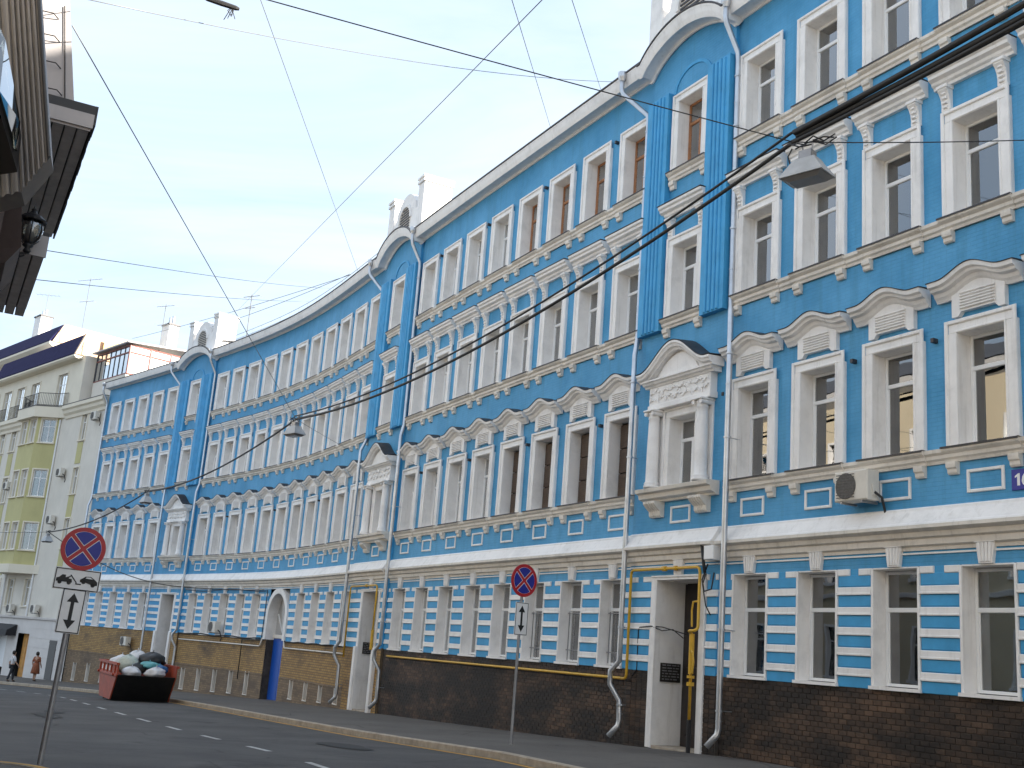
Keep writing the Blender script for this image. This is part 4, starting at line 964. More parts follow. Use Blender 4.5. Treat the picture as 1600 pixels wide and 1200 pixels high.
# shop front
make('shop_door', MB().bbox(-.9, .9, .3, .36, -3.0, 0, .02).box(-.7, -.1, .28, .3, -2.6, -.3).box(.1, .7, .28, .3, -2.6, -.3), 'shopglow', nb, P(67.0, 0, -.9), RZ(67))
make('shop_window', MB().box(-1.2, 1.2, .3, .31, -2.4, 0).box(-1.25, -1.17, .2, .32, -2.4, 0).box(1.17, 1.25, .2, .32, -2.4, 0), 'pvc', nb, P(71.2, 0, -.95), RZ(71.2))
aw = MB(); aw.loft([[P(s, .1, -.35), P(s, .75, -.75), P(s, .8, -1.15), P(s, .1, -1.1)] for s in srange(68.4, 78, .8)]); make('awning', aw, 'awning', nb)
make('entrance_door', MB().bbox(-.55, .55, -.03, .02, 0, 2.3, .01).bbox(-.62, .62, -.02, .0, 2.3, 2.5, .01), 'grille', nb, P(61.6, .1, zg(61.6)), RZ(61.6))

# glazed roof room
cv = thing('roof_conservatory', 'red framed glazed roof room with light grey roof beside the navy mansard', 'conservatory', P(61.5, -2, 16.3), 0)
m = MB(); sA, sB, oA, oB, zA, zB = 58.9, 64.2, -.7, -5.2, 16.75, 18.75
cv_fr = MB(); cv_rd = MB()
n = 7
for k in range(n+1):
    s = sA+(sB-sA)*k/n; cv_fr.tube([P(s, oA, zA), P(s, oA, zB)], .07 if k in (0, n) else .05, 6)
for z in (zA, zB-.5, zB): cv_rd.tube([P(sA, oA, z), P(sB, oA, z)], .07, 6)
for k in range(4): o = oA+(oB-oA)*k/3; cv_rd.tube([P(sA, o, zA), P(sA, o, zB)], .08, 6)
for z in (zA, zB-.5, zB): cv_rd.tube([P(sA, oA, z), P(sA, oB, z)], .07, 6)
make('mullions', cv_fr, 'flash', cv); make('red_frame', cv_rd, 'redframe', cv)
gm = MB(); gm.loft([[P(sA, o_, zA), P(sB, o_, zA), P(sB, o_, zB), P(sA, o_, zB)] for o_ in (oA, oA-.02)]); make('front_glazing', gm, 'glass', cv)
gm = MB(); gm.quad(P(sA, oA, zA), P(sA, oB, zA), P(sA, oB, zB), P(sA, oA, zB)); make('side_panel', gm, 'pvc', cv)
bm_ = MB(); bm_.quad(P(sA+.3, oA-.35, zA), P(sB, oA-.35, zA), P(sB, oA-.35, zB), P(sA+.3, oA-.35, zB)); make('curtain', bm_, 'curtain', cv)  # pale sheet behind the glass imitates white reflections
rm = MB(); rm.loft([[P(sA-.35, oA+.35, zB+.08), P(sA-.35, oB-.3, zB+.5), P(sA-.35, oB-.3, zB+.6), P(sA-.35, oA+.35, zB+.18)], [P(sB+.3, oA+.35, zB+.08), P(sB+.3, oB-.3, zB+.5), P(sB+.3, oB-.3, zB+.6), P(sB+.3, oA+.35, zB+.18)]]); make('glass_room_roof', rm, 'lightroof', cv)
bs = MB(); bs.loft([[P(s, oA+.05, 15.1), P(s, oA+.05, zA), P(s, oB, zA), P(s, oB, 15.1)] for s in (sA, sB)]); make('base_wall', bs, 'pale', cv)

# chimneys and aerials on the roofs behind
def chimney(s, o, z0, z1, w, label, mt='white'):
    t = thing('chimney', label, 'chimney', P(s, o, z0), RZ(s))
    make('stack', MB().bbox(-w/2, w/2, -w*.35, w*.35, 0, z1-z0, .02), mt, t, (0, 0, 0), rel=True); make('cap', MB().box(-w/2-.08, w/2+.08, -w*.35-.08, w*.35+.08, z1-z0, z1-z0+.12), 'flash', t, (0, 0, 0), rel=True)
    for x in (-.2, .25): make('flue', MB().tube([(x*w, 0, z1-z0+.12), (x*w, 0, z1-z0+.75)], .12, 9), 'zinc', t, (0, 0, 0), rel=True)
chimney(63.6, -5.5, 18.9, 22.1, 1.1, 'white chimney with two flues behind the glazed roof room')
chimney(89, -5, 20.4, 27.0, 1.5, 'tall white chimney behind the upper navy mansard', 'white')
chimney(38.5, -7, 17.2, 18.7, .9, 'low white chimney behind the roof railing of the blue house')
def aerial(s, o, z0, z1, label, n=5, w=.7, yaw=.4):
    m = MB(); t = thing('roof_aerial', label, 'antenna', P(s, o, z0), RZ(s)+yaw)
    make('mast', MB().tube([(0, 0, 0), (0, 0, z1-z0)], .03, 5), 'thincable', t, (0, 0, 0), rel=True)
    H = z1-z0
    for lv, ww in ((H-.12, w), (H*.72, w*.6)):
        b = MB(); b.tube([(-ww, 0, lv), (ww, 0, lv)], .018, 4)
        for k in range(n):
            x = -ww+2*ww*k/(n-1); b.tube([(x, -.35-.1*(k % 2), lv), (x, .35+.1*(k % 2), lv)], .012, 4)
        make('boom', b, 'thincable', t, (0, 0, 0), rel=True)
aerial(74.2, -3, 20.3, 27.3, 'tall roof aerial with two booms standing over the navy mansard', 7, 1.3)
aerial(59.5, -3, 17.0, 22.4, 'roof aerial standing behind the glazed roof room', 5, .8)
aerial(86, -4, 20.4, 28.5, 'roof aerial beside the tall white chimney', 6, 1.0, .9)
aerial(42.3, -.6, 16.2, 19.1, 'small roof aerial at the end of the blue house roof railing', 4, .6)

# ------------------------------------------------------------------ air conditioners
def ac_unit(s, o, z, label, w=.82, h=.56, d=.3):
    t = thing('air_conditioner', label, 'air conditioner', P(s, o, z), RZ(s), 'air conditioners on the house fronts')
    make('casing', MB().bbox(-w/2, w/2, -d-.12, -.12, 0, h, .02), 'acbody', t, (0, 0, 0), rel=True)
    gr = MB(); gr.disc(-w*.14, h/2, h*.44, -d-.135, -d-.12, 24); g_ = make('fan_grille', gr, 'grille', t, (0, 0, 0), rel=True)
    sl_ = MB()
    for k in range(9): sl_.box(-w*.14-h*.4, -w*.14+h*.4, -d-.145, -d-.137, .06+k*.053, .075+k*.053)
    make('grille_slats', sl_, 'grille', g_, (0, 0, 0), rel=True)
    make('valve_cover', MB().bbox(0, .02, -d*.6-.12, -d*.2-.12, .08, .3, .004), 'acbody', t, (w/2, 0, 0), rel=True)
    make('wall_bracket', MB().box(-w*.33, -w*.33+.04, -d-.1, 0, -.04, 0).box(w*.33-.04, w*.33, -d-.1, 0, -.04, 0), 'steel', t, (0, 0, 0), rel=True)
    make('refrigerant_hose', MB().tube([(w/2+.02, -.25, .15), (w/2+.1, -.15, .05), (w/2+.08, -.03, -.25), (w/2-.05, -.01, -.4)], .025, 6), 'cable', t, (0, 0, 0), rel=True)
ac_unit(-3.95, .02, 3.29, 'beige air conditioner under the first floor sill of the blue house')
ac_unit(39.3, .05, .1, 'air conditioner beside a ground floor window of the blue house')
ac_unit(50.4, .05, -1.0, 'white air conditioner on the tan brick plinth above the skip', .8, .5)
ac_unit(60.6, .0, 13.5, 'air conditioner high on the pale wall just under the cornice')
ac_unit(65.0, .0, 9.9, 'air conditioner on the pale wall below the second floor beside the bay')
ac_unit(65.3, .0, 6.6, 'lowest air conditioner on the pale wall above the first floor, beside the bay')
ac_unit(74.9, .05, 9.5, 'air conditioner between windows left of the olive bay')
ac_unit(69.7, .05, .45, 'air conditioner under the bay, on the shop side of the small window')
ac_unit(65.2, .05, .5, 'air conditioner under the bay, on the pale wall side of the small window')

# ------------------------------------------------------------------ corner house close by on the left, only its eaves and oriel reach into the street
M['siding'] = mat('dark_grey_fluted_siding', (.22, .205, .20), .55, .12, 3)
M['siding2'] = mat('black_trim', (.018, .016, .016), .5, .2, 4)
M['plank'] = mat('grey_brown_soffit_plank', (.62, .59, .57), .7, .15, 5)
M['brown'] = mat('dark_brown_cladding', (.11, .08, .07), .6, .2, 3)
M['greywall'] = mat('light_grey_sheet', (.42, .39, .385), .6, .06, 2, streak=.3)
PHI = math.atan2(.895, -.446)
ch = thing('corner_house', 'dark corner house with plank eaves, fluted oriel and wall lantern', 'building', (-5.36, 12.6, -1.7), PHI)
def chp(name, m, mt, par=None): return make(name, m, mt, par or ch, (0, 0, 0) if par else (0, 0, 1.7), rel=True)
chp('body', MB().box(-2.0, 4.9, .78, 9, -1.7, 6.0), 'brown')
c1_ = chp('eaves', MB().box(-.04, 4.8, .0, 1.4, 6.02, 6.16), 'siding2')
chp('eaves_fascia', MB().box(-.05, -.02, -.0, 1.4, 5.86, 6.04).box(-.02, -.005, .02, 1.4, 5.83, 5.9), 'greywall', c1_)
for k in range(9): chp('soffit_plank', MB().box(-.02, 4.78, .02+k*.145, .02+k*.145+.125, 5.945, 6.02), 'plank', c1_)
dr = MB(); r_ = random.Random(2); x = 0
while x < 4.7: l = r_.uniform(.15, .4); dr.box(x, min(4.8, x+l-.01), -.02-.012*r_.random(), 0.0, 5.92+.03*r_.random(), 6.18); x += l
chp('drip_edge', dr, 'siding2', c1_)
c2_ = chp('canopy', MB().box(1.2, 4.6, .2, 1.4, 4.66, 4.84), 'siding2')
for k in range(8): chp('soffit_plank', MB().box(1.22, 4.58, .22+k*.145, .22+k*.145+.125, 4.53, 4.67), 'plank', c2_)
chp('canopy_fascia', MB().box(1.17, 1.2, .2, 1.4, 4.5, 4.78), 'greywall', c2_)
# leaning upper wall
m = MB()
m.loft([[(x, .2+.0, 6.18), (x, .2+.2*5, 11.2), (x, 6, 11.2), (x, 6, 6.18)] for x in (.45, 4.7)]); uw = chp('upper_wall', m, 'greywall')
m = MB()
for z in (6.4, 6.75, 7.1, 7.4): m.tube([(.44, .35+.2*(z-6.2), z), (.36, .42+.2*(z-6.2), z+.02), (.4, .55+.2*(z-6.2), z+.03)], .008, 5)
m.tube([(.43, .34, 6.3), (.43, .42, 6.8), (.43, .55, 7.6)], .008, 5); chp('lightning_wire', m, 'siding2', uw)
# fluted oriel, built in world space
upv = Vector((-.235, 0, 1)); back_ = Vector((-.3, .95, 0))
def inv(v): return Matrix.Rotation(-PHI, 3, 'Z') @ (Vector(v)-Vector((-5.36, 12.6, 0)))
RB, LB, CB = Vector((-4.14, 9.0, 3.91)), Vector((-4.43, 9.2, 3.64)), Vector((-5.6, 9.9, 3.6))
q = [RB, LB, CB, CB+upv*4, LB+upv*3.9, RB+upv*3.6]
m = MB(); m.loft([[inv(p) for p in q], [inv(p+back_*.35) for p in q]]); orl = chp('oriel', m, 'siding')
nrm = Vector((.25, -.95, 0)).normalized()
for k in range(11):
    t0 = k*.085; pt = (lambda t: RB.lerp(LB, t/.5) if t < .5 else LB.lerp(CB, (t-.5)/.9)); p0 = pt(t0); p1 = pt(t0+.062)
    m = MB(); rings = []
    for h_ in (0.0, 3.6):
        c_ = (p0+p1)/2
        rings.append([inv(p0+upv*h_), inv(p0.lerp(p1, .2)+upv*h_+nrm*.03), inv(c_+upv*h_+nrm*.042), inv(p0.lerp(p1, .8)+upv*h_+nrm*.03), inv(p1+upv*h_)])
    m.loft(rings); chp('flute', m, 'siding' if k else 'siding2', orl)
# slanted glazing below the oriel and its dark surround
pa, pb, pc, pd = Vector((-4.47, 8.5, 4.71)), Vector((-4.36, 8.8, 4.12)), Vector((-4.34, 8.8, 3.85)), Vector((-4.38, 8.4, 4.19))
back = Vector((-.9, .43, 0))
far_ = [Vector((-4.75, 8.35, 5.2)), pa, pb, pc, pd, Vector((-4.7, 8.1, 4.6))]
m = MB(); m.loft([[inv(p) for p in far_], [inv(p+back*.02) for p in far_]])
chp('slanted_pane', m, 'glass', orl)
m = MB(); cen = sum(far_, Vector())/len(far_); m.loft([[inv(cen+(p-cen)*1.25+back*.06) for p in far_], [inv(cen+(p-cen)*1.25+back*.3) for p in far_]]); chp('pane_surround', m, 'siding2', orl)
m = MB(); q = [Vector((-5.42, 11, 4.9)), Vector((-5.29, 11, 4.35)), Vector((-5.19, 11, 3.75)), Vector((-5.32, 11, 3.57)), Vector((-8, 11.4, 3.4)), Vector((-8, 11.4, 5.2))]
m.loft([[inv(p) for p in q], [inv(p+Vector((-.6, 1.2, 0))) for p in q]]); chp('jetty', m, 'brown')
# wall lantern
lt = thing('wall_lantern', 'black wrought wall lantern on a scroll bracket under the plank eaves', 'lantern', (-6.15, 13.2, 4.42), PHI)
m = MB(); m.smooth = True; m.lathe([(.03, 0), (.05, .03), (.03, .07), (.07, .1), (.045, .13)], n=12); make('finial_base', m, 'black', lt, (0, 0, 0), rel=True)
m = MB(); m.smooth = True; m.lathe([(.06, .13), (.125, .2), (.145, .3), (.13, .4), (.12, .42)], n=12); make('globe', m, 'glass', lt, (0, 0, 0), rel=True)
m = MB()
for k in range(6): t = k*PI/3; m.tube([(.065*math.cos(t), .065*math.sin(t), .13), (.128*math.cos(t), .128*math.sin(t), .2), (.148*math.cos(t), .148*math.sin(t), .3), (.125*math.cos(t), .125*math.sin(t), .42)], .009, 5)
make('cage', m, 'black', lt, (0, 0, 0), rel=True)
m = MB(); m.lathe([(.17, .42), (.175, .44), (.12, .49), (.06, .52), (.03, .56), (.035, .58), (.012, .6), (.005, .66)], n=12); make('lamp_cap', m, 'black', lt, (0, 0, 0), rel=True)
m = MB(); m.smooth = True; m.lathe([(.05, .14), (.06, .2), (.06, .34), (.03, .38)], n=10); make('bulb_shade', m, 'siding', lt, (0, 0, 0), rel=True)
m = MB(); m.tube([(0, 0, .0), (0, .15, -.02), (0, .5, -.02)], .016, 6)
for sgn, r0, cy in ((1, .07, .12), (-1, .06, .28)): m.tube([(0, cy+r0*(1-t/9)*math.cos(t*sgn), -.09+r0*(1-t/9)*math.sin(t)) for t in np.linspace(0, 7, 22)], .008, 5)
m.tube([(0, .02, -.03), (0, .2, -.14), (0, .42, -.2)], .012, 5); make('scroll_bracket', m, 'black', lt, (0, 0, 0), rel=True)

# ------------------------------------------------------------------ sunlit house across the street (it shows in the window reflections)
M['sunny'] = mat('cream_facade', (.62, .53, .38), .7, .06, .6, streak=.2)
fm = MB()
for a, b in ((-.6, -.5), (.5, .6)): fm.box(a, b, -.06, .25, -.1, 2.1)
fm.box(-.5, .5, -.06, .25, 2.0, 2.1); fm.box(-.65, .65, -.12, .2, -.12, 0); fm.box(-.04, .04, .15, .2, 0, 2); fm.box(-.5, .5, .15, .2, 1.35, 1.42)
wm = fm.mesh('window'); wm.materials.append(M['white']); pm = MB().box(-.5, .5, .17, .18, 0, 2).mesh('pane'); pm.materials.append(M['glass'])
def plain_house(name, label, s0, s1, o, side, z0, z1, floors, mt, pitch=2.25):
    """side +1: front looks towards the blue house, -1: front looks across the street"""
    t = thing(name, label, 'building', P((s0+s1)/2, o, z0)); hs = []
    n = int((s1-s0-1.5)/pitch)
    for k in range(n):
        c = s0+1.4+k*pitch
        for z in floors: hs.append((c-.5, c+.5, z, z+2.0))
    make('wall', grid(srange(s0, s1, 3), [z0, z1], hs, o), mt, t); make('rooms', sweep([(o+.6*side, z0), (o+.6*side, z1)], s0, s1, closed=False, step=4), 'dark', t)
    d = 11*side
    make('cornice', sweep([(o, z1-.4), (o-.3*side, z1-.2), (o-.45*side, z1+.1), (o, z1+.15)], s0, s1, step=3), 'white', t)
    make('roof', sweep([(o-.45*side, z1+.15), (o+d*.5, z1+2.9), (o+d, z1+.1)], s0, s1, closed=False, step=4), 'roof', t)
    for q in (s0, s1): make('side_wall', MB().quad(P(q, o, z0), P(q, o+d, z0), P(q, o+d, z1), P(q, o, z1)), mt, t)
    for z in floors[1:]: make('string_course', sweep([(o, z-.75), (o-.12*side, z-.75), (o-.15*side, z-.55), (o, z-.53)], s0, s1, step=3), 'white', t)
    for h in hs:
        c = (h[0]+h[1])/2; w = put('window', wm, None, t, P(c, o, h[2]), RZ(c)+(PI if side > 0 else 0)); put('pane', pm, None, w, (0, 0, 0), rel=True)
plain_house('opposite_house', 'sunlit cream house across the street mirrored in the first floor panes', 3.5, 34, 19, 1, -3.2, 12.2, (.3, 4.2, 8.1), 'sunny')
plain_house('opposite_house', 'cream house across the street behind the near pavement', -60, -9, 18.4, 1, -1.8, 11.8, (.3, 4.2, 8.1), 'sunny')
plain_house('added_shade_house', 'unseen pale house added beyond the number plate to shade the street', -46, S_BEG-.05, 0, -1, -1.8, 15.8, (0, 4.1, 8.4, 12.3), 'ivory')  # out of view, added so its shadow covers the road and near sign

# ------------------------------------------------------------------ road signs
def arrow(m, x, z0, z1, y0, y1, w=.035, hw=.1, hh=.13):
    m.prism([(x-hw, z0+hh), (x, z0), (x+hw, z0+hh), (x+w, z0+hh), (x+w, z1-hh), (x+hw, z1-hh), (x, z1), (x-hw, z1-hh), (x-w, z1-hh), (x-w, z0+hh)], y0, y1)
def sign(label, loc, rz, tilt, disc_z, R, plates, top, pole_r=.032, name='no_stopping_sign'):
    t = thing(name, label, 'road sign', loc, 0, 'no stopping signs on poles'); t.rotation_euler = (0, tilt, rz); t.rotation_mode = 'XYZ'
    def a(n, m, mt, par=None): return make(n, m, mt, par or t, (0, 0, 0), rel=True)
    m = MB(); m.smooth = False; m.tube([(0, 0, -.05), (0, 0, top)], pole_r, 12); a('pole', m, 'steel')
    b = a('sign_disc', MB().disc(0, disc_z, R, -.055, -.04, 40), 'redsign'); a('disc_back', MB().disc(0, disc_z, R, -.0395, -.036, 40), 'steel', b)
    k = R*.80; w = R*.085
    def seg(a0, a1):                                    # blue quarters between the bars of the cross
        g_ = math.asin(w/k); pts = [(k*math.cos(x), disc_z+k*math.sin(x)) for x in np.linspace(a0+g_, a1-g_, 14)]
        mid = (a0+a1)/2; d = w/math.sin((a1-a0)/2); return pts + [(d*math.cos(mid), disc_z+d*math.sin(mid))]
    def grow(p, f):
        cx = sum(x for x, _ in p)/len(p); cz = sum(z for _, z in p)/len(p); return [(cx+(x-cx)*f, cz+(z-cz)*f) for x, z in p]
    rim = MB()
    for i in range(4):
        p = seg(PI/4+i*PI/2, PI/4+(i+1)*PI/2)
        rim.prism(p, -.0575, -.0552); a('blue_quarter', MB().prism(grow(p, .93), -.0600, -.0577), 'bluesign', b)
    a('pale_outline', rim, 'whitesign', b)
    for kind, zc, pw, ph in plates:
        p = a('plate', MB().bbox(-pw/2, pw/2, -.05, -.036, zc-ph/2, zc+ph/2, .002), 'whitesign')
        fr = MB(); e_ = .012; f0, f1 = -pw/2+.008, pw/2-.008; g0, g1 = zc-ph/2+.008, zc+ph/2-.008
        for q in ((f0, f0+e_, g0, g1), (f1-e_, f1, g0, g1), (f0+e_, f1-e_, g0, g0+e_), (f0+e_, f1-e_, g1-e_, g1)): fr.box(q[0], q[1], -.053, -.0505, q[2], q[3])
        a('plate_border', fr, 'blacksign', p)
        s_ = MB()
        if kind == 'arrow': arrow(s_, 0, zc-ph*.40, zc+ph*.40, -.053, -.0505, pw*.075, pw*.25, ph*.2)
        else:
            y0, y1 = -.0535, -.0507; u = pw/.6
            def pg(pts): s_.prism([(x*u, zc+z*u) for x, z in pts], y0, y1)
            # tow truck: bonnet, cab, bed, wheels
            pg([(-.27, -.045), (-.27, .0), (-.235, .012), (-.2, .05), (-.155, .05), (-.15, .012), (-.07, .0), (-.06, -.045)])
            pg([(-.16, .01), (-.09, .045), (-.085, .035), (-.12, .0)]); pg([(-.10, .055), (-.085, .06), (.0, -.035), (.0, -.055), (.03, -.05), (.03, -.06), (-.015, -.066), (-.015, -.04)])
            pg([(.0, -.066), (.06, -.066), (.06, -.05), (.0, -.05)])
            for x in (-.22, -.1): pg([(x+.028*math.cos(t), -.05+.028*math.sin(t)) for t in np.linspace(0, 2*PI, 14, endpoint=False)])
            # towed car, nose up
            pg([(.04, -.03), (.035, .005), (.07, .03), (.1, .055), (.17, .06), (.22, .03), (.265, -.005), (.27, -.05), (.22, -.058), (.09, -.02)])
            pg([(.212+.03*math.cos(t), -.05+.03*math.sin(t)) for t in np.linspace(0, 2*PI, 14, endpoint=False)]); pg([(.085+.03*math.cos(t), -.018+.03*math.sin(t)) for t in np.linspace(0, 2*PI, 14, endpoint=False)])
            cw = MB(); y2, y3 = -.0555, -.0537
            cw.prism([(x*u, zc+z*u) for x, z in [(.105, .03), (.115, .048), (.165, .05), (.2, .028)]], y2, y3); a('car_window', cw, 'whitesign', p)
        a('pictogram', s_, 'blacksign', p)
    cl = MB()
    for z in [disc_z+R*.5, disc_z-R*.5] + [pz[1] for pz in plates]: cl.box(-.05, .05, -.04, .04, z-.012, z+.012)
    a('clamp', cl, 'steel')
    return t
zb1 = nearz(-3.9, 14.4)
s1 = sign('leaning no stopping sign with tow truck and double arrow plates on near kerb', (-5.45, 14.6, -1.665), 0, 0, 2.61, .275, [('tow', 2.215, .56, .275), ('arrow', 1.82, .29, .56)], 2.85, .036)
# the pole leans a little to the right and is turned towards the traffic
ax = (Vector((-5.36, 14.6, .95))-Vector((-5.45, 14.6, -1.665))).normalized()
fwd = Vector((.42, -.91, 0)); fwd = (fwd-ax*fwd.dot(ax)).normalized(); xr = (-fwd).cross(ax)
Mx = Matrix((( -xr.x, -fwd.x, ax.x), (-xr.y, -fwd.y, ax.y), (-xr.z, -fwd.z, ax.z)))
if Mx.determinant() < 0: Mx = Matrix(((xr.x, -fwd.x, ax.x), (xr.y, -fwd.y, ax.y), (xr.z, -fwd.z, ax.z)))
s1.rotation_euler = Mx.to_euler()
b2 = P(2.55, 3.6, zwalk(2.55, 3.6))
s2 = sign('no stopping sign with double arrow plate on straight pole before brick plinth', b2, 0, 0, 3.44, .355, [('arrow', 2.62, .35, .70)], 3.72)
fwd = Vector((.60, -.80, 0)); s2.rotation_euler = (0, 0, math.atan2(-fwd.y, -fwd.x)-PI/2)

# house number plate at the right of the front
hn = thing('house_number_plate', 'dark blue house number plate with white figures under the first floor sill', 'number plate', P(-7.33, .0, 3.42), RZ(-7.33))
make('plate_board', MB().bbox(-.26, .26, -.03, 0, -.17, .17, .006), 'bluesign', hn, (0, 0, 0), rel=True)
m = MB(); m.prism([(-.15, -.10), (-.10, -.10), (-.10, .10), (-.13, .10), (-.19, .06), (-.19, .03), (-.15, .05)], -.034, -.03)
make('figure_one', m, 'whitesign', hn, (0, 0, 0), rel=True)
m = MB(); m.loft([[((.03+(.075+d)*math.cos(t)), y, -.03+(.07+d)*math.sin(t)) for d, y in ((-.02, -.03), (-.02, -.034), (.02, -.034), (.02, -.03))] for t in np.linspace(0, 2*PI, 20)], True, False)
m.prism([(-.065, -.03), (-.025, -.03), (.0, .05), (.06, .08), (.06, .105), (-.02, .09), (-.055, .04)], -.0335, -.03); make('figure_six', m, 'whitesign', hn, (0, 0, 0), rel=True)

# ------------------------------------------------------------------ skip full of rubbish
SK = 28.3; sk0 = P(SK, 6.75, zroad(SK, 6.75)+.02)
skp = thing('skip', 'rust red waste skip heaped with rubbish standing at the kerb', 'skip', sk0, RZ(SK))
def skq(n, m, mt, par=None): return make(n, m, mt, par or skp, (0, 0, 0), rel=True)
# local x points down the street towards the viewer; ends slope outwards
Lb, Lt, Wd, Hk = 1.25, 2.05, 1.12, 1.38
def shell():
    m = MB(); t = .05
    prof = [(-Lb, .06), (Lb, .06), (Lt, 1.0), (Lt, Hk), (-Lt, Hk), (-Lt, 1.0)]
    m.prism(prof, -Wd, -Wd+t); m.prism(prof, Wd-t, Wd)
    return m
side = skq('side_panel', MB().prism([(-Lb, .06), (Lb, .06), (Lt-.02, 1.0), (Lt-.02, Hk), (-Lt+.02, Hk), (-Lt+.02, 1.0)], -Wd, -Wd+.05), 'rust')
skq('side_panel', MB().prism([(-Lb, .06), (Lb, .06), (Lt-.02, 1.0), (Lt-.02, Hk), (-Lt+.02, Hk), (-Lt+.02, 1.0)], Wd-.05, Wd), 'rust')
m = MB(); m.loft([[(Lb, -Wd+.051, .06), (Lb-.06, -Wd+.051, .06), (Lb-.06, Wd-.051, .06), (Lb, Wd-.051, .06)], [(Lt, -Wd+.051, 1.0), (Lt-.06, -Wd+.051, 1.0), (Lt-.06, Wd-.051, 1.0), (Lt, Wd-.051, 1.0)], [(Lt, -Wd+.051, 1.02), (Lt-.06, -Wd+.051, 1.02), (Lt-.06, Wd-.051, 1.02), (Lt, Wd-.051, 1.02)]])
skq('sloping_end', m, 'skipdark')
m = MB(); m.loft([[(-Lb, -Wd+.051, .06), (-Lb+.06, -Wd+.051, .06), (-Lb+.06, Wd-.051, .06), (-Lb, Wd-.051, .06)], [(-Lt, -Wd+.051, 1.0), (-Lt+.06, -Wd+.051, 1.0), (-Lt+.06, Wd-.051, 1.0), (-Lt, Wd-.051, 1.0)], [(-Lt, -Wd+.051, Hk), (-Lt+.06, -Wd+.051, Hk), (-Lt+.06, Wd-.051, Hk), (-Lt, Wd-.051, Hk)]])
skq('sloping_end', m, 'rust'); skq('floor', MB().box(-Lb, Lb, -Wd+.05, Wd-.05, .05, .1), 'skipdark')
rim = MB(); rim.box(-Lt-.05, Lt+.02, -Wd-.06, -Wd+.06, Hk-.02, Hk+.07); rim.box(-Lt-.05, Lt+.02, Wd-.06, Wd+.06, Hk-.02, Hk+.07); rim.box(-Lt-.05, -Lt+.05, -Wd+.06, Wd-.06, Hk-.02, Hk+.07); skq('rim', rim, 'rust')
skq('waist_rib', MB().bbox(-Lt-.03, Lt+.03, -Wd-.05, -Wd, .93, 1.03, .015), 'rust', side)
for k in range(5): x = -Lt+.25+k*.86; skq('side_rib', MB().bbox(x-.05, x+.05, -Wd-.05, -Wd, 1.035, Hk-.025, .015), 'rust', side)
for x in (-1.35, -.5, .4): skq('stencil_mark', MB().box(x-.14, x+.14, -Wd-.006, -Wd-.003, 1.1, 1.28).box(x-.02, x+.02, -Wd-.007, -Wd-.0065, 1.1, 1.28), 'whitesign', side)
for x in (-Lt+.3, Lt-.35): skq('lifting_lug', MB().tube([(x, -Wd-.12, 1.0), (x, -Wd, 1.0)], .05, 8), 'rust', side)
for x in (-.8, .8): skq('skid', MB().box(x-.08, x+.08, -Wd+.1, Wd-.1, -.02, .06), 'skipdark')
# rubbish: each bag a thing
def bag(label, mt, c, r, seed, sq=(1, 1, .7), name='rubbish_bag', cat='bag', tie=True):
    rr = random.Random(seed); m = MB(); m.smooth = True; nU, nV = 18, 12; ph = [rr.uniform(0, 6.28) for _ in range(8)]
    rings = []
    for j in range(nV+1):
        v = PI*j/nV; ring = []
        for i in range(nU):
            u = 2*PI*i/nU
            d = 1+.10*math.sin(3*u+ph[0]+2*v)+.08*math.sin(5*u-3*v+ph[1])+.06*math.sin(7*u+4*v+ph[2])+.05*math.sin(9*v+ph[3])
            k = max(.02, math.sin(v))
            ring.append((r*sq[0]*d*k*math.cos(u), r*sq[1]*d*k*math.sin(u), r*sq[2]*(-math.cos(v))*(1+.12*math.sin(2*u+ph[4]))))
        rings.append(ring)
    if tie: rings += [[(x*2.2, y*2.2, z+r*.16) for x, y, z in rings[-1]]]
    m.loft(rings)
    mt_ = M[mt]; o = make(name, m, mt_, None, Vector(sk0)+Matrix.Rotation(RZ(SK), 3, 'Z') @ Vector(c)); o.rotation_euler = (0, 0, rr.uniform(0, 6)); tag(o, label, cat, 'rubbish heaped in the skip'); return o
for nm, cl_ in (('bagwhite', (.62, .62, .64)), ('bagblack', (.012, .012, .014)), ('bagteal', (.10, .34, .36)), ('baggrey', (.36, .35, .33)), ('bagblue', (.02, .10, .26)), ('baggreen', (.42, .47, .42))): M[nm] = mat(nm+'_plastic', cl_, .4, .12, 6, bump=.25, bscale=14)
bag('large black bin bag on top of the rubbish heap by the kerb', 'bagblack', (.35, .45, 1.58), .42, 1, (1.2, 1.1, .7))
bag('black bin bag behind the white sack', 'bagblack', (-.75, .15, 1.56), .36, 2)
bag('upright white sack at the middle of the rubbish heap', 'bagwhite', (-.2, -.05, 1.5), .46, 3, (.9, .8, .85))
bag('crumpled white plastic over the street side of the skip', 'bagwhite', (-1.2, -.45, 1.38), .5, 4, (1.1, .8, .6))
bag('pale green sack sagging over the skip rim', 'baggreen', (.35, -.45, 1.34), .5, 5, (1.0, .75, .75))
bag('teal sack lying under the large black bin bag', 'bagteal', (.95, .25, 1.38), .36, 6, (1.2, 1.2, .42))
bag('dark blue sack beside the teal sack', 'bagblue', (1.15, .6, 1.24), .36, 7, (1, .9, .55))
bag('dark bag wedged in front of the pale green sack', 'bagblack', (1.1, -.2, 1.24), .32, 8)
bag('white sack lying on the low end of the skip, street side', 'bagwhite', (1.5, -.5, 1.1), .44, 9, (.8, 1.0, .5))
bag('white sack lying on the low end of the skip, pavement side', 'bagwhite', (1.52, .42, 1.12), .46, 10, (.8, 1.2, .5))
bag('small pale grey bundle on the far end of the skip', 'baggrey', (-1.5, .3, 1.45), .42, 11, (1, 1, .6))

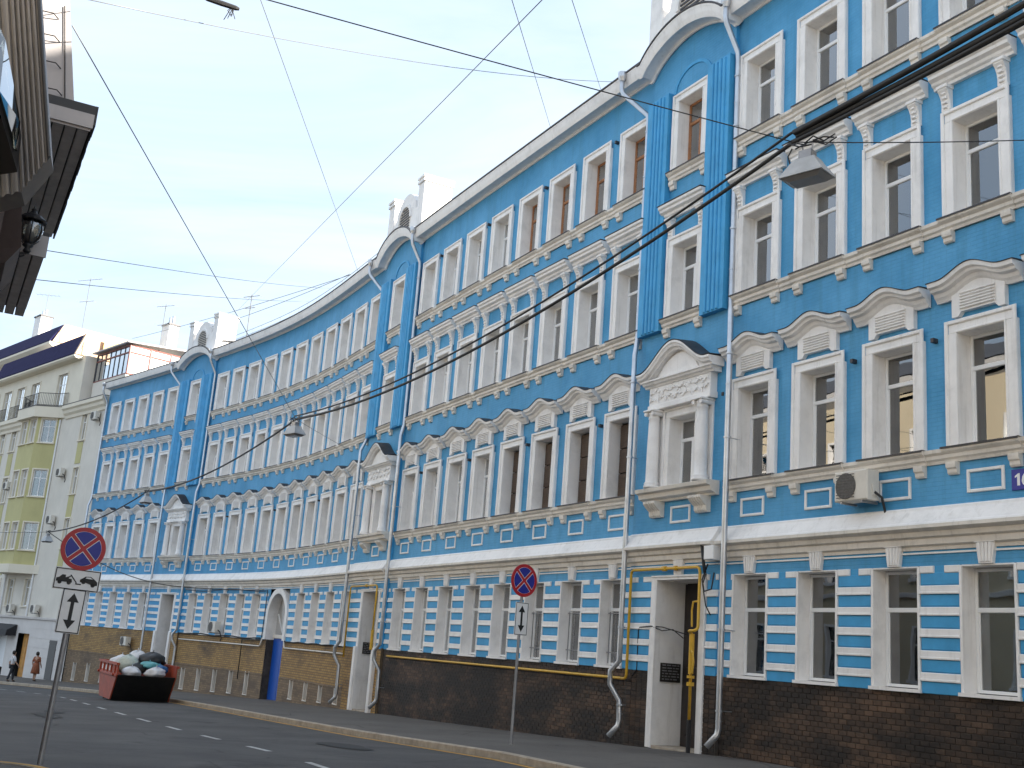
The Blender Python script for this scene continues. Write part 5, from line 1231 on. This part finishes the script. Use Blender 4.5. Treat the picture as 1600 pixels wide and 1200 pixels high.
# ------------------------------------------------------------------ people
M['skin'] = mat('skin', (.45, .27, .19), .6, .08, 8); M['hair'] = mat('dark_hair', (.025, .018, .014), .6, .2, 20)
M['shirtw'] = mat('white_shirt', (.66, .66, .68), .8, .06, 6); M['trous'] = mat('dark_trousers', (.03, .032, .04), .8, .1, 6); M['coat'] = mat('brown_orange_dress', (.26, .085, .04), .8, .15, 8); M['shoe'] = mat('dark_shoes', (.03, .025, .022), .6, .1, 6); M['shirto'] = mat('orange_top', (.5, .26, .1), .8, .1, 6)
def skin_obj(name, parent, verts, edges, rad, mt, sub=1):
    me = bpy.data.meshes.new(name); me.from_pydata(verts, edges, []); o = bpy.data.objects.new(name, me); COL.objects.link(o); o.parent = parent
    sk = o.modifiers.new('skin', 'SKIN'); 
    for i, r in enumerate(rad): me.skin_vertices[0].data[i].radius = (r if isinstance(r, tuple) else (r, r))
    me.skin_vertices[0].data[0].use_root = True; sk.use_smooth_shade = True
    ss_ = o.modifiers.new('subdivision', 'SUBSURF'); ss_.levels = sub; ss_.render_levels = sub; me.materials.append(M[mt]); return o
def person(label, loc, rz, step, top, bottom, skirt=False, arm=.2):
    t = thing('person', label, 'person', loc, rz)
    J = {'pel': (0, 0, .93), 'wst': (0, 0, 1.08), 'chs': (0, .01, 1.30), 'nek': (0, 0, 1.46), 'hd0': (0, -.01, 1.54), 'hd1': (0, -.02, 1.63), 'hd2': (0, -.01, 1.71)}
    for sx, n in ((-1, 'l'), (1, 'r')):
        f = step*sx; J.update({'hip'+n: (.09*sx, 0, .88), 'kne'+n: (.095*sx, -f*.5-.02, .48), 'ank'+n: (.095*sx, -f*.8+.03, .08), 'toe'+n: (.10*sx, -f*.8-.13, .035),
          'sho'+n: (.18*sx, .01, 1.40), 'elb'+n: (.23*sx, f*.5+.03, 1.12), 'wri'+n: (.23*sx, f*.9-arm*.5, .90), 'hnd'+n: (.225*sx, f*.95-arm*.62, .80)})
    Rr = {'pel': (.15, .11), 'wst': (.13, .095), 'chs': (.16, .11), 'nek': .055, 'hd0': .07, 'hd1': .095, 'hd2': .07, 'hip': .09, 'kne': .06, 'ank': .042, 'toe': .038, 'sho': .07, 'elb': .048, 'wri': .034, 'hnd': .03}
    E_ = [('pel', 'wst'), ('wst', 'chs'), ('chs', 'nek'), ('nek', 'hd0'), ('hd0', 'hd1'), ('hd1', 'hd2')]
    for n in 'lr': E_ += [('pel', 'hip'+n), ('hip'+n, 'kne'+n), ('kne'+n, 'ank'+n), ('ank'+n, 'toe'+n), ('chs', 'sho'+n), ('sho'+n, 'elb'+n), ('elb'+n, 'wri'+n), ('wri'+n, 'hnd'+n)]
    def build(name, keys, grow, mt):
        ks_ = [k for k in J if k in keys]; ix = {k: i for i, k in enumerate(ks_)}
        rad = []
        for k in ks_:
            r = Rr[k if k in Rr else k[:3]]; rad.append(tuple(x+grow for x in r) if isinstance(r, tuple) else r+grow)
        return skin_obj(name, t, [J[k] for k in ks_], [(ix[a], ix[b]) for a, b in E_ if a in ix and b in ix], rad, mt)
    build('body', list(J), 0, 'skin')
    build('shirt', ['pel', 'wst', 'chs', 'sholl', 'shol', 'shor', 'elbl', 'elbr'], .018, top)
    build('trousers', ['pel', 'hipl', 'hipr', 'knel', 'kner', 'ankl', 'ankr'], .02, bottom) if not skirt else None
    if skirt:
        m = MB(); m.smooth = True; m.lathe([(.17, 1.08), (.2, .92), (.24, .7), (.27, .45), (.25, .44)], n=18); make('skirt', m, bottom, t, (0, 0, 0), rel=True)
    for n in 'lr': skin_obj('shoe', t, [J['ank'+n], (J['ank'+n][0], J['ank'+n][1]-.02, .05), J['toe'+n]], [(0, 1), (1, 2)], [.045, .055, .045], 'shoe')
    m = MB(); m.smooth = True; m.loft([[(r*math.cos(a), .012+r*.98*math.sin(a), z) for a in np.linspace(0, 2*PI, 14, endpoint=False)] for r, z in ((.07, 1.545), (.098, 1.60), (.108, 1.66), (.098, 1.72), (.06, 1.765), (.01, 1.78))]); hr = make('hair', m, 'hair', t, (0, .022, 0), rel=True)
    return t
pz = lambda s, o: (P(s, o, zroad(s, o) if o > 5.2 else zwalk(s, o)))
person('person in white shirt and dark trousers walking past the shop', pz(55.6, 4.6), 2.2, .22, 'shirtw', 'trous')
person('person in brown orange dress standing by the pale doorway', pz(58.6, 2.1), 2.9, .1, 'coat', 'coat', skirt=True)
person('person in orange top beside the one in white shirt', pz(57.4, 5.05), 1.2, .18, 'shirto', 'trous')

# ------------------------------------------------------------------ hanging street lamps and cables
M['lampbody'] = mat('grey_lamp_housing', (.40, .41, .42), .5, .08, 5, dirt=.3); M['lampglass'] = mat('dull_lamp_glass', (.16, .16, .165), .2, .1, 5)
def street_lamp(s, o, z, rz, label, k=1.0):
    t = thing('hanging_street_lamp', label, 'street lamp', P(s, o, z), rz, 'street lamps hung on the feeder cable'); t.scale = (k, k, k)
    def a(n, m, mt): return make(n, m, mt, t, (0, 0, 0), rel=True)
    m = MB(); m.loft([[(-.20, -.13, -.28), (.20, -.13, -.28), (.20, .13, -.28), (-.20, .13, -.28)], [(-.24, -.17, -.36), (.24, -.17, -.36), (.24, .17, -.36), (-.24, .17, -.36)], [(-.40, -.25, -.58), (.40, -.25, -.58), (.40, .25, -.58), (-.40, .25, -.58)], [(-.41, -.26, -.62), (.41, -.26, -.62), (.41, .26, -.62), (-.41, .26, -.62)]]); a('housing', m, 'lampbody')
    m = MB(); m.loft([[(-.38, -.23, -.622), (.38, -.23, -.622), (.38, .23, -.622), (-.38, .23, -.622)], [(-.28, -.16, -.69), (.28, -.16, -.69), (.28, .16, -.69), (-.28, .16, -.69)]]); a('glass_cover', m, 'lampglass')
    m = MB(); m.box(-.12, .12, -.1, .1, -.279, -.12); m.tube([(-.08, 0, -.12), (-.1, 0, 0.02)], .014, 5); m.tube([(.08, 0, -.12), (.1, 0, .02)], .014, 5); a('hanger', m, 'steel')
    m = MB()
    r_ = random.Random(int(s*10))
    for q in range(7):
        x0 = r_.uniform(-.35, .35); m.tube([(x0-.2, r_.uniform(-.05, .05), r_.uniform(-.02, .12)), (x0, r_.uniform(-.08, .08), r_.uniform(-.1, .16)), (x0+.2, r_.uniform(-.05, .05), r_.uniform(-.02, .12))], .014, 5)
    m.tube([(-.3, 0, .02), (-.38, 0, -.12), (-.3, 0, -.4), (-.22, 0, -.34)], .014, 5); a('wiring_tangle', m, 'cable')
L1, L2, L3, L4 = (-7.25, 5., 7.85), (16.2, 5., 7.1), (38.7, 5., 6.6), (52.5, 5., 5.05)
street_lamp(-7.55, 5, 7.68, RZ(-7)+.3, 'large grey street lamp under a cable tangle before the upper windows of the blue house', .85)
street_lamp(16.2, 5, 7.1, RZ(16)+.3, 'street lamp hung where the guy wire from the plank eaves meets the cable', .85)
street_lamp(38.7, 5, 6.6, RZ(38), 'small street lamp hung before the far columned window bay', .9)
street_lamp(52.5, 5, 5.05, RZ(52), 'small street lamp hung before the olive bay', .9)
def cable(label, pts, r, sag=0., mt='thincable', name='overhead_cable', n=14, twist=0):
    m = MB(); m.smooth = True; all_ = []
    for i in range(len(pts)-1):
        a, b = P(*pts[i]), P(*pts[i+1])
        sg = sag[i] if isinstance(sag, (list, tuple)) else sag
        for k in range(n+(i == len(pts)-2)):
            t = k/n; p = a.lerp(b, t); p.z -= 4*sg*t*(1-t); all_.append(p)
    m.tube(all_, r, 6)
    return tag(make(name, m, mt), label, 'cable'), all_
MAIN = [(-24, 5., 9.6), L1, L2, L3, L4]
cable('thick black feeder cable carrying the hanging street lamps along the house', MAIN, .035, [.5, .75, .5, .4], 'cable', 'feeder_cable', 26)
cable('second black feeder cable strung just above the first', [(-24, 5.05, 9.75), (-7.25, 5.05, 7.98), (16.2, 5.05, 7.2)], .024, [.47, .71], 'cable', 'feeder_cable', 26)
cable('heavy black cable from the lamp tangle up past the number plate, upper', [(-24, 5.1, 9.82), (-7.3, 5.03, 7.98)], .05, .45, 'cable', 'feeder_cable', 26)
cable('heavy black cable from the lamp tangle up past the number plate, lower', [(-24, 4.95, 9.7), (-7.3, 4.97, 7.94)], .05, .5, 'cable', 'feeder_cable', 26)
cable('third thin black feeder cable along the lamp line', [(-24, 4.92, 9.5), (-7.25, 4.95, 7.9), (16.2, 4.97, 7.15), (38.7, 5, 6.65)], .018, [.52, .79, .52], 'cable', 'feeder_cable', 26)
cable('cross street span wire holding the large lamp, anchored on the blue wall', [(-4.6, 13.5, 8.75), L1, (-8.1, 0., 9.1)], .009, [.02, .03], 'cable', 'span_wire')
cable('guy wire running from the light grey leaning wall down to the hanging lamp', [(-5.2, 14.95, 7.2), L2, (24.9, .0, 7.9)], .008, [.0, .02])
cable('thin wire from the light grey wall to the near arched gable', [(-5.2, 14.95, 7.6), (4.9, .4, 15.85)], .007, .25)
cable('thin wire climbing to the roof edge over the curved part of the blue house', [(-1.5, 12., 10.9), (25.9, .3, 16.1)], .007, 0)
cable('long wire from high over the street to the far arched gable', [(-9.04, 10., 7.9), (42.2, .2, 17.9)], .007, 0)
cable('short wire dropping to the roof edge beside the near arched gable', [(-7.28, 10., 8.5), (8.6, .4, 15.95)], .006, 0)
cable('short steep wire reaching the roof edge closest to the near arched gable', [(-7.1, 9., 9.0), (5.75, .4, 15.95)], .006, 0)
cable('wire from the lower plank canopy to the roof railing, upper of two', [(-3.5, 14.7, 4.8), (30.3, .1, 16.5)], .006, .1)
cable('wire from the lower plank canopy to the roof railing, lower of two', [(-2.7, 14.7, 4.6), (33, .1, 16.5)], .006, .1)
cable('wire along the roof from the glazed room to the railing', [(57.9, -.3, 18.95), (27.6, .1, 16.45)], .014, .15)
cable('wire along the roof from the far gable to the railing', [(49.2, -.3, 17.9), (27.6, .1, 16.5)], .014, .2)
cable('cable from the small lamp by the olive bay to the arched gateway', [L4, (50.1, 2.5, 3.45), (44, .15, 2.4), (34.1, .15, 2.25)], .025, [.1, .25, .05], 'cable', 'feeder_cable')
cable('wire from the small lamp by the olive bay across to the shop side', [L4, (51.2, 11., 4.4)], .012, .1)
# splice bundle on the span wire
sb = thing('cable_splice', 'black splice box with loose wire ends on the span wire', 'cable splice', P(-4.35, 13.05, 8.68))
m = MB(); q = (P(-5.3, 7, 8.4)-P(-4.6, 13.5, 8.75)).normalized()
m.tube([q*-.25, q*-.2, q*.0, q*.2, q*.25], [.02, .035, .04, .035, .02], 8); make('splice_sleeve', m, 'cable', sb, (0, 0, 0), rel=True)
m = MB(); r_ = random.Random(9)
for k in range(6): m.tube([q*.15, q*.15+Vector((r_.uniform(-.06, .06), .0, -.06)), q*.15+Vector((r_.uniform(-.12, .12), r_.uniform(-.05, .05), -.12-r_.uniform(0, .1)))], .006, 5)
make('loose_wire', m, 'cable', sb, (0, 0, 0), rel=True)
